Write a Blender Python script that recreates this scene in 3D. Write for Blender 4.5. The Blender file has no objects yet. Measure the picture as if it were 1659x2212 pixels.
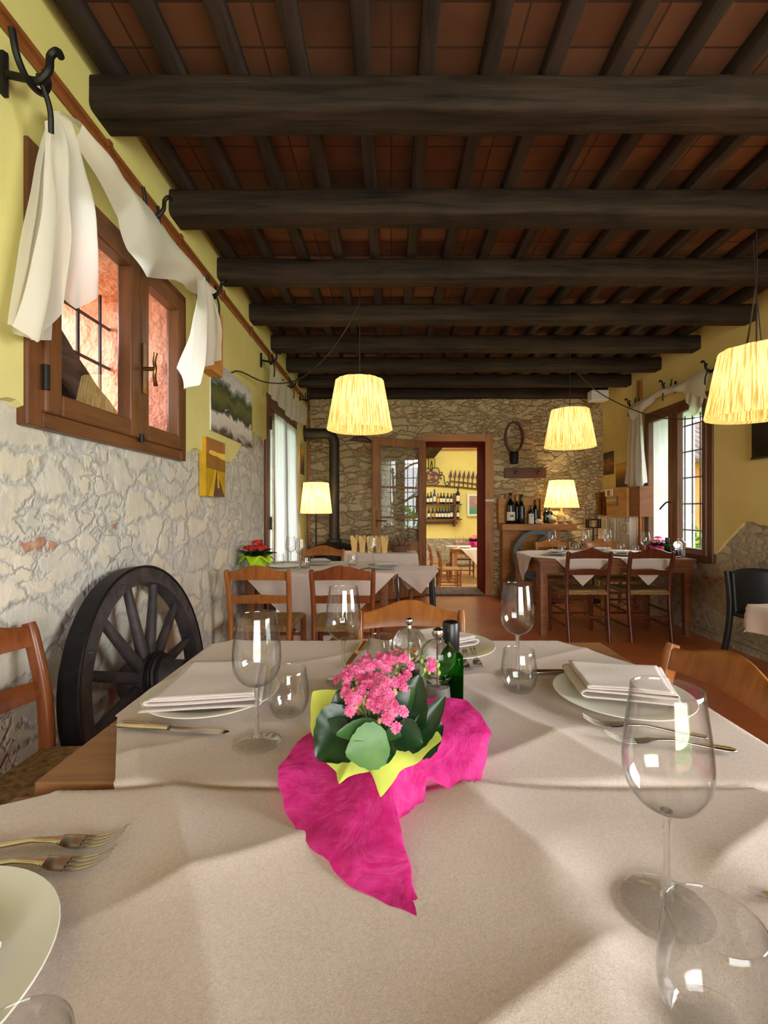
import bpy, math, random
import numpy as np
from mathutils import Vector, Matrix, noise as mnoise
random.seed(7); rng = np.random.default_rng(7)
PI = math.pi; cos = math.cos; sin = math.sin
SC = bpy.context.scene
COL = SC.collection
# ---------------------------------------------------------------- camera measurements (frame 1659x2212)
F, CX, CY, CZ = 1000.0, 845.0, 1100.0, 1.18
def at(px, py, d): return ((px-CX)/F*d, d, CZ+(CY-py)/F*d)          # photo pixel at depth d
def onz(px, py, z): return at(px, py, (CZ-z)*F/(py-CY))              # photo pixel on a level surface
def onx(px, py, x): return at(px, py, x*F/(px-CX))                   # photo pixel on a side wall plane
# ---------------------------------------------------------------- mesh builder
class MB:
    def __init__(s): s.v=[]; s.f=[]; s.m=[]; s.cur=0
    def add(s, vs, fs):
        b=len(s.v); s.v += [tuple(float(c) for c in p) for p in vs]
        s.f += [tuple(i+b for i in f) for f in fs]; s.m += [s.cur]*len(fs); return s
    def box(s, c, d, rz=0, M=None):
        x,y,z=d[0]/2,d[1]/2,d[2]/2
        vs=[(-x,-y,-z),(x,-y,-z),(x,y,-z),(-x,y,-z),(-x,-y,z),(x,-y,z),(x,y,z),(-x,y,z)]
        if M is None: M=Matrix.Rotation(rz,3,'Z')
        vs=[tuple(Vector(c)+M@Vector(p)) for p in vs]
        return s.add(vs,[(0,3,2,1),(4,5,6,7),(0,1,5,4),(1,2,6,5),(2,3,7,6),(3,0,4,7)])
    def bb(s, x0,x1,y0,y1,z0,z1): return s.box(((x0+x1)/2,(y0+y1)/2,(z0+z1)/2),(abs(x1-x0),abs(y1-y0),abs(z1-z0)))
    def grid(s, P, cu=False, cv=False):
        P=np.asarray(P,float); nu,nv=P.shape[:2]
        fs=[]
        for i in range(nu if cu else nu-1):
            for j in range(nv if cv else nv-1):
                a=i*nv+j; b=((i+1)%nu)*nv+j; c=((i+1)%nu)*nv+(j+1)%nv; d=i*nv+(j+1)%nv
                fs.append((a,b,c,d))
        return s.add(P.reshape(-1,3),fs)
    def lathe(s, prof, n=32, c=(0,0,0), M=None, a0=0, a1=2*PI):
        full=abs(a1-a0-2*PI)<1e-6; k=n if full else n+1
        P=[]
        for i in range(k):
            a=a0+(a1-a0)*i/n
            row=[]
            for r,z in prof:
                p=Vector((r*cos(a),r*sin(a),z))
                if M is not None: p=M@p
                row.append(tuple(p+Vector(c)))
            P.append(row)
        return s.grid(P,cu=full)
    def sweep(s, path, sec, up=(0,0,1), caps=True, scale=None, closed=False):
        """sweep a closed 2-D section (list of (a,b)) along a path; a along side, b along up"""
        path=[Vector(p) for p in path]; n=len(path); P=[]
        upv=Vector(up); 
        for i,p in enumerate(path):
            if closed: t=(path[(i+1)%n]-path[i-1])
            else: t=(path[min(i+1,n-1)]-path[max(i-1,0)])
            t.normalize()
            side=t.cross(upv)
            if side.length<1e-4: side=t.cross(Vector((0,1,0)))
            if side.length<1e-4: side=t.cross(Vector((1,0,0)))
            side.normalize(); u=side.cross(t).normalized()
            k=scale[i] if scale is not None else 1.0
            ka,kb=(k if isinstance(k,tuple) else (k,k))
            P.append([tuple(p+side*a*ka+u*b*kb) for a,b in sec])
        b0=len(s.v); s.grid(P,cu=closed,cv=True)
        if caps and not closed:
            m=len(sec); s.f.append(tuple(b0+i for i in range(m))[::-1]); s.f.append(tuple(b0+(n-1)*m+i for i in range(m))); s.m+= [s.cur]*2
        return s
    def tube(s, path, r, n=8, scale=None, closed=False, up=(0,0,1)):
        return s.sweep(path,[(r*cos(2*PI*i/n),r*sin(2*PI*i/n)) for i in range(n)],up=up,scale=scale,closed=closed)
    def build(s, name, mat, parent=None, smooth=True, loc=None, angle=35, bevel=0, solid=0):
        me=bpy.data.meshes.new(name); me.from_pydata(s.v,[],s.f)
        mats=mat if isinstance(mat,(list,tuple)) else [mat]
        for m in mats: me.materials.append(m)
        if len(mats)>1: me.polygons.foreach_set('material_index',s.m)
        me.update(); me.validate()
        if smooth:
            me.polygons.foreach_set('use_smooth',[True]*len(me.polygons))
            try: me.set_sharp_from_angle(angle=math.radians(angle))
            except Exception: pass
        o=bpy.data.objects.new(name,me); COL.objects.link(o)
        if parent: o.parent=parent
        if loc: o.location=loc
        if solid: 
            q=o.modifiers.new('s','SOLIDIFY'); q.thickness=solid; q.offset=0
        if bevel:
            q=o.modifiers.new('b','BEVEL'); q.width=bevel; q.segments=2; q.limit_method='ANGLE'; q.angle_limit=math.radians(40)
        return o
def rr(w,h,n=3,r=None):
    """rounded-rectangle section, full size w x h"""
    r=min(w,h)*0.3 if r is None else r; out=[]
    for cx,cy,a in ((w/2-r,h/2-r,0),(-w/2+r,h/2-r,PI/2),(-w/2+r,-h/2+r,PI),(w/2-r,-h/2+r,1.5*PI)):
        for i in range(n): t=a+PI/2*i/(n-1); out.append((cx+r*cos(t),cy+r*sin(t)))
    return out
def cr(pts, n=8, closed=False):
    """Catmull-Rom through points"""
    pts=[np.array(p,float) for p in pts]; out=[]; m=len(pts)
    for i in range(m if closed else m-1):
        p0=pts[(i-1)%m] if closed or i>0 else 2*pts[0]-pts[1]
        p1=pts[i]; p2=pts[(i+1)%m]
        p3=pts[(i+2)%m] if closed or i+2<m else 2*pts[-1]-pts[-2]
        for k in range(n):
            t=k/n
            out.append(0.5*((2*p1)+(p2-p0)*t+(2*p0-5*p1+4*p2-p3)*t*t+(3*p1-p0-3*p2+p3)*t**3))
    if not closed: out.append(pts[-1])
    return out
def resample(pts,n):
    pts=np.array(pts,float); d=np.r_[0,np.cumsum(np.linalg.norm(np.diff(pts,axis=0),axis=1))]
    t=np.linspace(0,d[-1],n); return np.stack([np.interp(t,d,pts[:,k]) for k in range(pts.shape[1])],1)
def tag(o,label=None,cat=None,group=None,kind=None):
    if label: o['label']=label
    if cat: o['category']=cat
    if group: o['group']=group
    if kind: o['kind']=kind
    return o
def thing(name,label,cat,loc=(0,0,0),rz=0,group=None,rot=None):
    o=bpy.data.objects.new(name,None); COL.objects.link(o); o.empty_display_size=.05
    o.location=loc; o.rotation_euler=rot if rot else (0,0,rz)
    return tag(o,label,cat,group)
def dup(root,loc,rz=None,label=None,group=None,scale=None,parent=None):
    r=root.copy(); COL.objects.link(r); r.location=loc
    if rz is not None: r.rotation_euler=(0,0,rz)
    if scale: r.scale=scale if isinstance(scale,tuple) else (scale,)*3
    if label: r['label']=label
    if group: r['group']=group
    elif 'group' in r and group=='': del r['group']
    for ch in list(root.children):
        c=ch.copy(); COL.objects.link(c); c.parent=r
        for g in list(ch.children):
            d=g.copy(); COL.objects.link(d); d.parent=c
    return r
def struct(name,mb,mat,parent=None,**k):
    o=mb.build(name,mat,parent,**k)
    if parent is None: o['kind']='structure'
    return o
# ---------------------------------------------------------------- materials
def srgb(r,g,b):
    f=lambda c:(c/12.92 if c<=.04045 else ((c+.055)/1.055)**2.4)
    return (f(r/255),f(g/255),f(b/255),1)
class NT:
    def __init__(s,name):
        s.m=bpy.data.materials.new(name); s.m.use_nodes=True; s.t=s.m.node_tree; s.t.nodes.clear()
        s.out=s.n('ShaderNodeOutputMaterial')
    def n(s,typ,ins=None,**kw):
        x=s.t.nodes.new(typ)
        for k,v in kw.items(): setattr(x,k,v)
        for k,v in (ins or {}).items():
            if hasattr(v,'links') or isinstance(v,bpy.types.NodeSocket): s.t.links.new(v,x.inputs[k])
            else: x.inputs[k].default_value=v
        return x
    def coord(s,scale=(1,1,1),rot=(0,0,0),which='Object'):
        tc=s.n('ShaderNodeTexCoord'); mp=s.n('ShaderNodeMapping',{'Vector':tc.outputs[which],'Scale':scale,'Rotation':rot}); return mp.outputs[0]
    def noise(s,vec,scale=5,detail=4,rough=.55,dist=0): return s.n('ShaderNodeTexNoise',{'Vector':vec,'Scale':scale,'Detail':detail,'Roughness':rough,'Distortion':dist})
    def ramp(s,fac,stops,interp='LINEAR'):
        r=s.n('ShaderNodeValToRGB',{'Fac':fac}); cr_=r.color_ramp; cr_.interpolation=interp
        while len(cr_.elements)<len(stops): cr_.elements.new(.5)
        for e,(p,c) in zip(cr_.elements,stops): e.position=p; e.color=c if len(c)==4 else (*c,1)
        return r.outputs['Color']
    def mix(s,f,a,b,typ='MIX'):
        x=s.n('ShaderNodeMix',data_type='RGBA',blend_type=typ)
        for i,v in ((0,f),(6,a),(7,b)):
            if isinstance(v,bpy.types.NodeSocket): s.t.links.new(v,x.inputs[i])
            else: x.inputs[i].default_value=v
        return x.outputs[2]
    def math(s,op,a,b=0.0,c=None,clamp=False):
        x=s.n('ShaderNodeMath',operation=op,use_clamp=clamp)
        for i,v in enumerate((a,b) if c is None else (a,b,c)):
            if isinstance(v,bpy.types.NodeSocket): s.t.links.new(v,x.inputs[i])
            else: x.inputs[i].default_value=v
        return x.outputs[0]
    def maprange(s,v,a,b,c=0.,d=1.,smooth=True):
        return s.n('ShaderNodeMapRange',{'Value':v,'From Min':a,'From Max':b,'To Min':c,'To Max':d},interpolation_type='SMOOTHSTEP' if smooth else 'LINEAR').outputs[0]
    def bump(s,h,strength=.3,dist=.01): return s.n('ShaderNodeBump',{'Height':h,'Strength':strength,'Distance':dist}).outputs[0]
    def bsdf(s,col,rough=.5,metal=0,normal=None,spec=.5,**kw):
        ins={'Base Color':col,'Roughness':rough,'Metallic':metal,'Specular IOR Level':spec}
        if normal is not None: ins['Normal']=normal
        ins.update(kw); return s.n('ShaderNodeBsdfPrincipled',ins)
    def done(s,sh): s.t.links.new(sh,s.out.inputs[0]); return s.m
M={}
def plain(name,c,rough=.5,metal=0,var=.12,scale=12,bump=.15,bd=.003,spec=.5,**kw):
    t=NT(name); v=t.coord(); nz=t.noise(v,scale,3)
    c2=tuple(max(0,x*(1-var*2)) for x in c[:3])+(1,); c3=tuple(min(1,x*(1+var)) for x in c[:3])+(1,)
    col=t.ramp(nz.outputs[0],[(.3,c2),(.7,c3)])
    M[name]=t.done(t.bsdf(col,rough,metal,t.bump(nz.outputs[0],bump,bd) if bump else None,spec,**kw).outputs[0]); return M[name]
def wood(name,c1,c2,grain=(30,30,2.5),rough=.45,bump=.15,bd=.003,spec=.4,knots=False):
    t=NT(name); v=t.coord(grain); n1=t.noise(v,1.0,5,.6,.6); v2=t.coord((2,2,2)); n2=t.noise(v2,1.5,2)
    f=t.math('ADD',t.math('MULTIPLY',n1.outputs[0],.7),t.math('MULTIPLY',n2.outputs[0],.3))
    col=t.ramp(f,[(.32,c1),(.62,c2)])
    M[name]=t.done(t.bsdf(col,rough,0,t.bump(n1.outputs[0],bump,bd),spec).outputs[0]); return M[name]
def stone(name,scale,cols,mortar,edge=(.02,.09),warp=.35,wscale=3,bump=1.0,bd=.03,brick=.08,dark=None,brickc=(150,85,62),mul=.45,jn=.14,mh=.6,ck=.7,ckc=(92,88,80)):
    t=NT(name); v=t.coord(scale); nz=t.noise(t.coord((1,1,1)),wscale,4,.6)
    off=t.n('ShaderNodeVectorMath',{0:nz.outputs['Color'],1:(.5,.5,.5)},operation='SUBTRACT').outputs[0]
    sc=t.n('ShaderNodeVectorMath',{0:off,'Scale':warp*2},operation='SCALE').outputs[0]
    n2=t.noise(t.coord((1,1,1)),15,3,.6); o2=t.n('ShaderNodeVectorMath',{0:t.n('ShaderNodeVectorMath',{0:n2.outputs['Color'],1:(.5,.5,.5)},operation='SUBTRACT').outputs[0],'Scale':.42},operation='SCALE').outputs[0]
    v0=t.n('ShaderNodeVectorMath',{0:v,1:sc},operation='ADD').outputs[0]; vv=t.n('ShaderNodeVectorMath',{0:v0,1:o2},operation='ADD').outputs[0]
    sel=t.maprange(t.noise(t.coord((1,1,1)),2.1,2).outputs[0],.50,.56); nsel=t.math('SUBTRACT',1.0,sel)
    def V(scale,feat): return t.n('ShaderNodeTexVoronoi',{'Vector':vv,'Scale':scale,'Randomness':1.0},feature=feat)
    a1,a2=V(.85,'F1'),V(1.75,'F1'); e1,e2=V(.85,'DISTANCE_TO_EDGE'),V(1.75,'DISTANCE_TO_EDGE')
    edist=t.math('ADD',t.math('MULTIPLY',e1.outputs[0],nsel),t.math('MULTIPLY',e2.outputs[0],sel))
    sep=t.n('ShaderNodeSeparateColor',{0:t.mix(sel,a1.outputs['Color'],a2.outputs['Color'])})
    base=t.ramp(sep.outputs[0],[(i/max(1,len(cols)-1),srgb(*c)) for i,c in enumerate(cols)])
    if brick: base=t.mix(t.math('GREATER_THAN',sep.outputs[1],1-brick),base,srgb(*brickc))
    fine=t.noise(t.coord((1,1,1)),26,6,.65); big=t.noise(t.coord((1,1,1)),6,4,.6)
    base=t.mix(t.maprange(fine.outputs[0],.3,.75),base,t.mix(.5,base,srgb(225,215,190)),'MIX')
    base=t.mix(.55,base,t.ramp(big.outputs[0],[(.3,(mul,mul,mul*.98)),(.7,(1,1,1))]),'MULTIPLY')
    e=t.math('ADD',edist,t.math('MULTIPLY',t.math('SUBTRACT',big.outputs[0],.5),jn))
    mask=t.maprange(e,edge[0],edge[1])
    mcol=t.mix(t.maprange(fine.outputs[0],.3,.7),srgb(*mortar),srgb(*[min(255,int(c*1.15)) for c in mortar]))
    col=t.mix(mask,mcol,base)
    crk=t.maprange(edist,.0,.045,1,0); crn=t.maprange(big.outputs[0],.45,.62); col=t.mix(t.math('MULTIPLY',t.math('MULTIPLY',crk,crn),ck),col,srgb(*ckc))
    if dark:  # darker patches scattered by noise
        dn=t.noise(t.coord((1,1,1)),1.3,3); col=t.mix(t.maprange(dn.outputs[0],.52,.75,0,.55),col,srgb(*dark))
    h=t.math('ADD',t.math('MULTIPLY',mask,mh),t.math('ADD',t.math('MULTIPLY',big.outputs[0],.55),t.math('MULTIPLY',fine.outputs[0],.22)))
    M[name]=t.done(t.bsdf(col,.9,0,t.bump(h,bump,bd),.2).outputs[0]); return M[name]
def plaster(name,c1,c2,bump=.25,bd=.006,sc=2.2):
    t=NT(name); v=t.coord(); a=t.noise(v,sc,4,.6); b=t.noise(v,28,4)
    col=t.ramp(a.outputs[0],[(.3,srgb(*c1)),(.7,srgb(*c2))])
    h=t.math('ADD',a.outputs[0],t.math('MULTIPLY',b.outputs[0],.15))
    M[name]=t.done(t.bsdf(col,.85,0,t.bump(h,bump,bd),.2).outputs[0])
stone('stone_left',(1,4.6,8.6),[(184,182,172),(216,208,190),(196,192,182),(222,210,184),(206,200,188),(190,186,176)],(174,172,164),edge=(-.01,.15),warp=.6,wscale=4,bump=.5,bd=.035,brick=.04,dark=(140,144,142),brickc=(180,120,96),mul=.72,jn=.3,mh=.45,ck=.4,ckc=(120,116,108))
stone('stone_back',(5.4,1,13.0),[(178,150,108),(214,186,138),(194,166,122),(226,198,148),(168,142,104)],(188,160,118),edge=(-.03,.13),warp=.7,wscale=4,bump=1.0,bd=.05,brick=.03,brickc=(176,118,82),mul=.64,jn=.3,mh=.45,ck=.5,ckc=(104,82,56))
stone('stone_right',(1,5,10),[(168,152,126),(188,170,140),(150,136,114),(176,154,124)],(168,154,130),edge=(-.06,.16),warp=.5,bump=.6,bd=.03,brick=.06,dark=(110,104,98),mul=.6,jn=.4,mh=.35)
stone('stone_next',(5,5,7),[(150,140,120),(190,180,158),(170,160,140)],(165,158,140),brick=0)
plaster('plaster_left',(208,198,126),(222,212,142))
plaster('plaster_right',(220,194,122),(232,208,140))
plaster('plaster_next',(232,216,130),(240,226,144))
plaster('stucco_pink',(226,140,112),(238,172,150),bump=1.0,bd=.03,sc=7)
plaster('stucco_white',(226,226,224),(240,240,240),bump=.5,bd=.01,sc=6)
plaster('stucco_orange',(214,120,70),(226,140,90))
plaster('plaster_rear',(214,200,140),(226,214,156))
wood('wood_beam',srgb(20,17,16),srgb(62,48,40),grain=(2.2,26,26),rough=.7,bump=.5,bd=.012,spec=.2)
wood('wood_joist',srgb(38,32,31),srgb(66,54,50),grain=(26,2.2,26),rough=.7,bump=.4,bd=.008,spec=.2)
wood('wood_window',srgb(76,44,24),srgb(116,72,40),grain=(22,22,2.2),rough=.4)
wood('wood_window_h',srgb(76,44,24),srgb(116,72,40),grain=(22,2.2,22),rough=.4)
wood('wood_door',srgb(120,76,44),srgb(168,116,72),grain=(22,22,2),rough=.45)
wood('wood_trim',srgb(156,98,50),srgb(196,136,78),grain=(16,16,1.6),rough=.5)
wood('wood_trim_h',srgb(156,98,50),srgb(196,136,78),grain=(1.6,16,16),rough=.5)
wood('wood_red',srgb(84,24,26),srgb(112,40,38),grain=(16,16,1.6),rough=.9,spec=.05)
wood('chair_honey',srgb(128,74,32),srgb(172,108,54),grain=(26,26,3),rough=.28,bump=.08)
wood('chair_dark',srgb(70,34,18),srgb(104,52,28),grain=(26,26,3),rough=.3,bump=.08)
wood('chair_red',srgb(100,50,26),srgb(142,80,42),grain=(26,26,3),rough=.28,bump=.08)
wood('wood_table',srgb(116,78,42),srgb(156,110,66),grain=(2,30,30),rough=.5)
wood('wood_table_dark',srgb(96,54,28),srgb(138,84,46),grain=(2,30,30),rough=.45)
wood('wood_wheel',srgb(24,23,25),srgb(74,66,66),grain=(9,9,9),rough=.6,bump=.6,bd=.008)
wood('wood_crate',srgb(176,116,56),srgb(214,156,88),grain=(3,3,22),rough=.6)
wood('wood_crate_dark',srgb(108,62,34),srgb(140,86,50),grain=(3,3,22),rough=.6)
wood('wood_shelf',srgb(150,96,46),srgb(196,138,78),grain=(2.5,22,22),rough=.55,bump=.4,bd=.006)
wood('wood_rack',srgb(82,44,32),srgb(104,58,42),grain=(2.5,22,22))
wood('wood_old',srgb(66,52,44),srgb(118,98,84),grain=(20,3,20),rough=.85,bump=1.0,bd=.02)
plain('iron',srgb(34,30,30),.5,.6,.2,30,.3)
wood('wood_backing',srgb(24,18,16),srgb(44,34,28),grain=(20,3,20),rough=.9)  # near-black wood for the board added behind the left pane
plain('iron_grey',srgb(92,100,104),.45,.7,.1)
plain('iron_grille',srgb(74,72,74),.6,.4)
plain('stove_black',srgb(24,23,24),.4,.5,.1)
plain('flue',srgb(60,54,48),.5,.5,.1)
plain('copper',srgb(168,100,56),.35,.5,.1)
plain('black_plastic',srgb(30,31,34),.45,0,.1,60,.3)
plain('black_metal',srgb(22,22,24),.4,.3)
plain('tv_black',srgb(10,10,12),.15,0,.05,3,0)
plain('cable',srgb(40,28,22),.5)
plain('white_enamel',srgb(226,214,196),.35,0,.04,3,0)
plain('speaker_white',srgb(232,228,214),.5,0,.03,3,0)
plain('paper',srgb(232,220,188),.8,0,.06,20,.1)
plain('paper_white',srgb(236,232,224),.8,0,.04,20,.1)
plain('ink',srgb(60,50,44),.7,0,.1,20,0)
plain('ink_red',srgb(190,80,66),.7,0,.1,20,0)
plain('brass',srgb(140,104,58),.32,1,.15)
plain('steel',srgb(196,186,170),.2,1,.08,30,0)
plain('gold_steel',srgb(206,168,104),.22,1,.08,30,0)
plain('china',srgb(232,230,214),.22,0,.02,4,0)
plain('rope_straw',srgb(150,116,66),.85,0,.3,60,.6)
plain('yellow_bag',srgb(238,200,126),.75,0,.06,10,.1)
plain('yellow_tissue',srgb(206,214,90),.7,0,.05,10,.1)
plain('lime_tissue',srgb(176,220,30),.6,0,.08,10,.1)
plain('red_petal',srgb(198,28,30),.5,0,.15,40,.1)
plain('bud',srgb(214,150,110),.5,0,.15,60,0)
plain('bud_green',srgb(150,170,70),.5,0,.15,60,0)
plain('stem_green',srgb(96,140,62),.5)
plain('soil',srgb(50,36,26),.9,0,.3,60,.6)
plain('pot_clay',srgb(150,84,56),.8)
plain('pebble',srgb(150,130,104),.8,0,.25,18,.6,.01)
plain('pebble_white',srgb(214,206,194),.7,0,.1,14,.4,.01)
plain('ceramic',srgb(214,180,120),.3,0,.1,6,0)
plain('bread_brown',srgb(120,78,50),.85,0,.2,30,.5)
plain('roof_tile',srgb(132,110,100),.85,0,.2,6,.6,.03)
plain('foliage_out',srgb(128,184,66),.8,0,.35,2,0)
plain('foliage_dark',srgb(60,104,40),.8,0,.3,2,0)
plain('bark',srgb(110,96,84),.9,0,.2,12,.6,.02)
plain('salt',srgb(238,236,232),.9,0,.02,60,.3)
plain('peppercorn',srgb(66,44,48),.8,0,.4,180,.8)
plain('cap_black',srgb(16,15,17),.35)
plain('felt_black',srgb(26,24,26),.8)
def tissue(name,c,c2):
    t=NT(name); v=t.coord(); a=t.noise(v,14,3,.5,2.5); b=t.noise(v,50,3)
    lines=t.maprange(t.math('ABSOLUTE',t.math('SUBTRACT',a.outputs[0],.5)),0,.02,1,0)
    col=t.mix(t.math('MULTIPLY',lines,.2),t.mix(t.maprange(b.outputs[0],.3,.7),srgb(*c),srgb(*c2)),srgb(246,130,200))
    nm=t.bump(t.math('ADD',a.outputs[0],t.math('MULTIPLY',b.outputs[0],.25)),.34,.012)
    d=t.bsdf(col,.6,0,nm,.25); tr=t.n('ShaderNodeBsdfTranslucent',{'Color':col})
    M[name]=t.done(t.n('ShaderNodeMixShader',{0:.35,1:d.outputs[0],2:tr.outputs[0]}).outputs[0])
tissue('pink_tissue',(226,44,140),(240,70,160))
def petal(name,c1,c2):
    t=NT(name); v=t.coord(); a=t.noise(v,90,2)
    col=t.ramp(a.outputs[0],[(.35,srgb(*c1)),(.65,srgb(*c2))])
    d=t.bsdf(col,.5,0,None,.3); tr=t.n('ShaderNodeBsdfTranslucent',{'Color':col})
    M[name]=t.done(t.n('ShaderNodeMixShader',{0:.3,1:d.outputs[0],2:tr.outputs[0]}).outputs[0])
petal('pink_petal',(222,84,140),(246,140,184))
def leafmat(name,c1,c2,rough=.3):
    t=NT(name); v=t.coord(); a=t.noise(v,24,3)
    col=t.ramp(a.outputs[0],[(.3,srgb(*c1)),(.7,srgb(*c2))])
    d=t.bsdf(col,rough,0,t.bump(a.outputs[0],.2,.004),.5); tr=t.n('ShaderNodeBsdfTranslucent',{'Color':col})
    M[name]=t.done(t.n('ShaderNodeMixShader',{0:.15,1:d.outputs[0],2:tr.outputs[0]}).outputs[0])
leafmat('leaf_dark',(16,42,20),(30,64,30)); leafmat('leaf_mid',(50,92,46),(76,120,64)); leafmat('leaf_pale',(84,128,68),(112,152,90),.45)
def cloth(name,c1,c2,bump=.35,sc=260):
    t=NT(name); v=t.coord(); a=t.noise(v,sc,3,.7); b=t.noise(v,700,2,.7); k=t.noise(v,5,4)
    col=t.mix(.35,t.ramp(a.outputs[0],[(.3,srgb(*c1)),(.7,srgb(*c2))]),t.ramp(b.outputs[0],[(.35,srgb(*[int(x*.86) for x in c1])),(.65,srgb(*c2))]))
    h=t.math('ADD',t.math('MULTIPLY',a.outputs[0],.16),t.math('ADD',t.math('MULTIPLY',b.outputs[0],.14),t.math('MULTIPLY',k.outputs[0],1.6)))
    M[name]=t.done(t.bsdf(col,.9,0,t.bump(h,bump,.006),.1,**{'Sheen Weight':.15}).outputs[0])
cloth('tablecloth',(206,188,176),(228,212,200)); cloth('napkin',(208,194,186),(226,214,206),.2)
def sheer(name,c,transp=.15,transl=.5):
    t=NT(name); v=t.coord((1,1,1)); a=t.noise(v,200,2)
    d=t.n('ShaderNodeBsdfDiffuse',{'Color':srgb(*c),'Normal':t.bump(a.outputs[0],.15,.003)}); tr=t.n('ShaderNodeBsdfTranslucent',{'Color':srgb(*c)})
    m1=t.n('ShaderNodeMixShader',{0:transl,1:d.outputs[0],2:tr.outputs[0]})
    tp=t.n('ShaderNodeBsdfTransparent')
    M[name]=t.done(t.n('ShaderNodeMixShader',{0:transp,1:m1.outputs[0],2:tp.outputs[0]}).outputs[0])
sheer('sheer',(244,240,232),.14,.4); sheer('sheer_door',(230,228,228),.03,.4)
def shade_mat(name,em):
    t=NT(name); tc=t.n('ShaderNodeTexCoord'); g=t.n('ShaderNodeTexGradient',{'Vector':tc.outputs['Object']},gradient_type='RADIAL')
    sep=t.n('ShaderNodeSeparateXYZ',{0:tc.outputs['Object']})
    cb=t.n('ShaderNodeCombineXYZ',{0:t.math('MULTIPLY',g.outputs['Fac'],150),1:t.math('MULTIPLY',sep.outputs[2],5),2:0.0})
    n=t.noise(cb.outputs[0],1.0,3,.6); st=t.maprange(n.outputs[0],.38,.58)
    col=t.mix(st,srgb(190,158,92),srgb(250,240,192)); 
    d=t.bsdf(col,.8,0,t.bump(n.outputs[0],.6,.008),.1); tr=t.n('ShaderNodeBsdfTranslucent',{'Color':col})
    m=t.n('ShaderNodeMixShader',{0:.5,1:d.outputs[0],2:tr.outputs[0]})
    e=t.n('ShaderNodeEmission',{'Color':t.mix(st,srgb(180,132,52),srgb(255,230,140)),'Strength':em})
    M[name]=t.done(t.n('ShaderNodeAddShader',{0:m.outputs[0],1:e.outputs[0]}).outputs[0])
shade_mat('lamp_shade',.33)
def glassmat(name,col=(1,1,1,1),rough=0,ior=1.45,mixt=.35,tcol=(1,1,1,1)):
    t=NT(name); g=t.n('ShaderNodeBsdfGlass',{'Color':col,'Roughness':rough,'IOR':ior}); tp=t.n('ShaderNodeBsdfTransparent',{'Color':tcol})
    M[name]=t.done(t.n('ShaderNodeMixShader',{0:mixt,1:g.outputs[0],2:tp.outputs[0]}).outputs[0])
glassmat('glass',(.99,.995,.99,1),mixt=.35); glassmat('acrylic',(.98,.98,.98,1),mixt=.2)
glassmat('glass_green',(.10,.42,.08,1),mixt=.25,tcol=(.15,.5,.12,1))
def thin(name,ior=1.5,tint=(1,1,1,1),boost=1.0,edge=None):
    t=NT(name); geo=t.n('ShaderNodeNewGeometry'); io=t.maprange(geo.outputs['Backfacing'],0,1,ior,1/ior,False); fr=t.n('ShaderNodeFresnel',{'IOR':io}); gl=t.n('ShaderNodeBsdfGlossy',{'Color':(1,1,1,1),'Roughness':.0}); tp=t.n('ShaderNodeBsdfTransparent',{'Color':tint})
    f=t.math('MULTIPLY',fr.outputs[0],boost,clamp=True)
    if edge is not None:
        lw=t.n('ShaderNodeLayerWeight',{'Blend':.5}); tn=t.mix(t.math('POWER',lw.outputs['Facing'],3.0),tint,edge); t.t.links.new(tn,tp.inputs[0])
    M[name]=t.done(t.n('ShaderNodeMixShader',{0:f,1:tp.outputs[0],2:gl.outputs[0]}).outputs[0])
thin('pane',1.5,(.97,.98,.98,1),2.4); thin('glass_thin',1.5,(.985,.988,.985,1),1.0,(.5,.51,.51,1)); thin('pane_door',1.5,(.9,.92,.92,1),3.0)
plain('bottle_dark',srgb(22,18,20),.12,0,.1,4,0); plain('bottle_green',srgb(26,44,24),.12,0,.1,4,0); plain('bottle_blue',srgb(40,60,130),.15,0,.1,4,0)
plain('bottle_amber',srgb(150,96,40),.15,0,.1,4,0)
plain('label_cream',srgb(232,224,204),.7,0,.04,30,0); plain('label_gold',srgb(206,164,84),.5,0,.08,30,0)
def tiles(name,size,c1,c2,mortar,rot=PI/4,rough=.3,ms=.012,bumpd=.004,spec=.5,width=None,offset=0.0,dirt=None):
    t=NT(name); v=t.coord((1,1,1),(0,0,rot))
    b=t.n('ShaderNodeTexBrick',{'Vector':v,'Color1':srgb(*c1),'Color2':srgb(*c2),'Mortar':srgb(*mortar),'Scale':1.0,'Mortar Size':ms*size,'Brick Width':width or size,'Row Height':size,'Bias':0.0,'Mortar Smooth':.2})
    b.offset=offset; b.squash=1.0
    nz=t.noise(t.coord(),9,4,.6); n2=t.noise(t.coord(),2.2,3)
    col=t.mix(.35,b.outputs['Color'],t.ramp(n2.outputs[0],[(.3,(.66,.62,.6)),(.7,(1,1,1))]),'MULTIPLY')
    if dirt: col=t.mix(t.maprange(n2.outputs[0],.42,.7,0,.85),col,srgb(*dirt))
    r=t.maprange(nz.outputs[0],.2,.8,rough,rough*1.05,False)
    h=t.math('ADD',t.math('MULTIPLY',b.outputs['Fac'],-1.0),t.math('MULTIPLY',n2.outputs[0],.0))
    M[name]=t.done(t.bsdf(col,r,0,t.bump(h,.5,bumpd),spec).outputs[0])
tiles('floor_tile',.29,(184,100,58),(204,120,72),(150,104,72),rough=.28)
tiles('floor_next',.30,(206,160,112),(220,176,128),(180,140,100),rough=.4)
tiles('ceiling_tile',.155,(114,80,64),(132,95,76),(84,64,54),rot=0,rough=.85,ms=.03,spec=.1,width=.47,dirt=(76,58,50))
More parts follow.
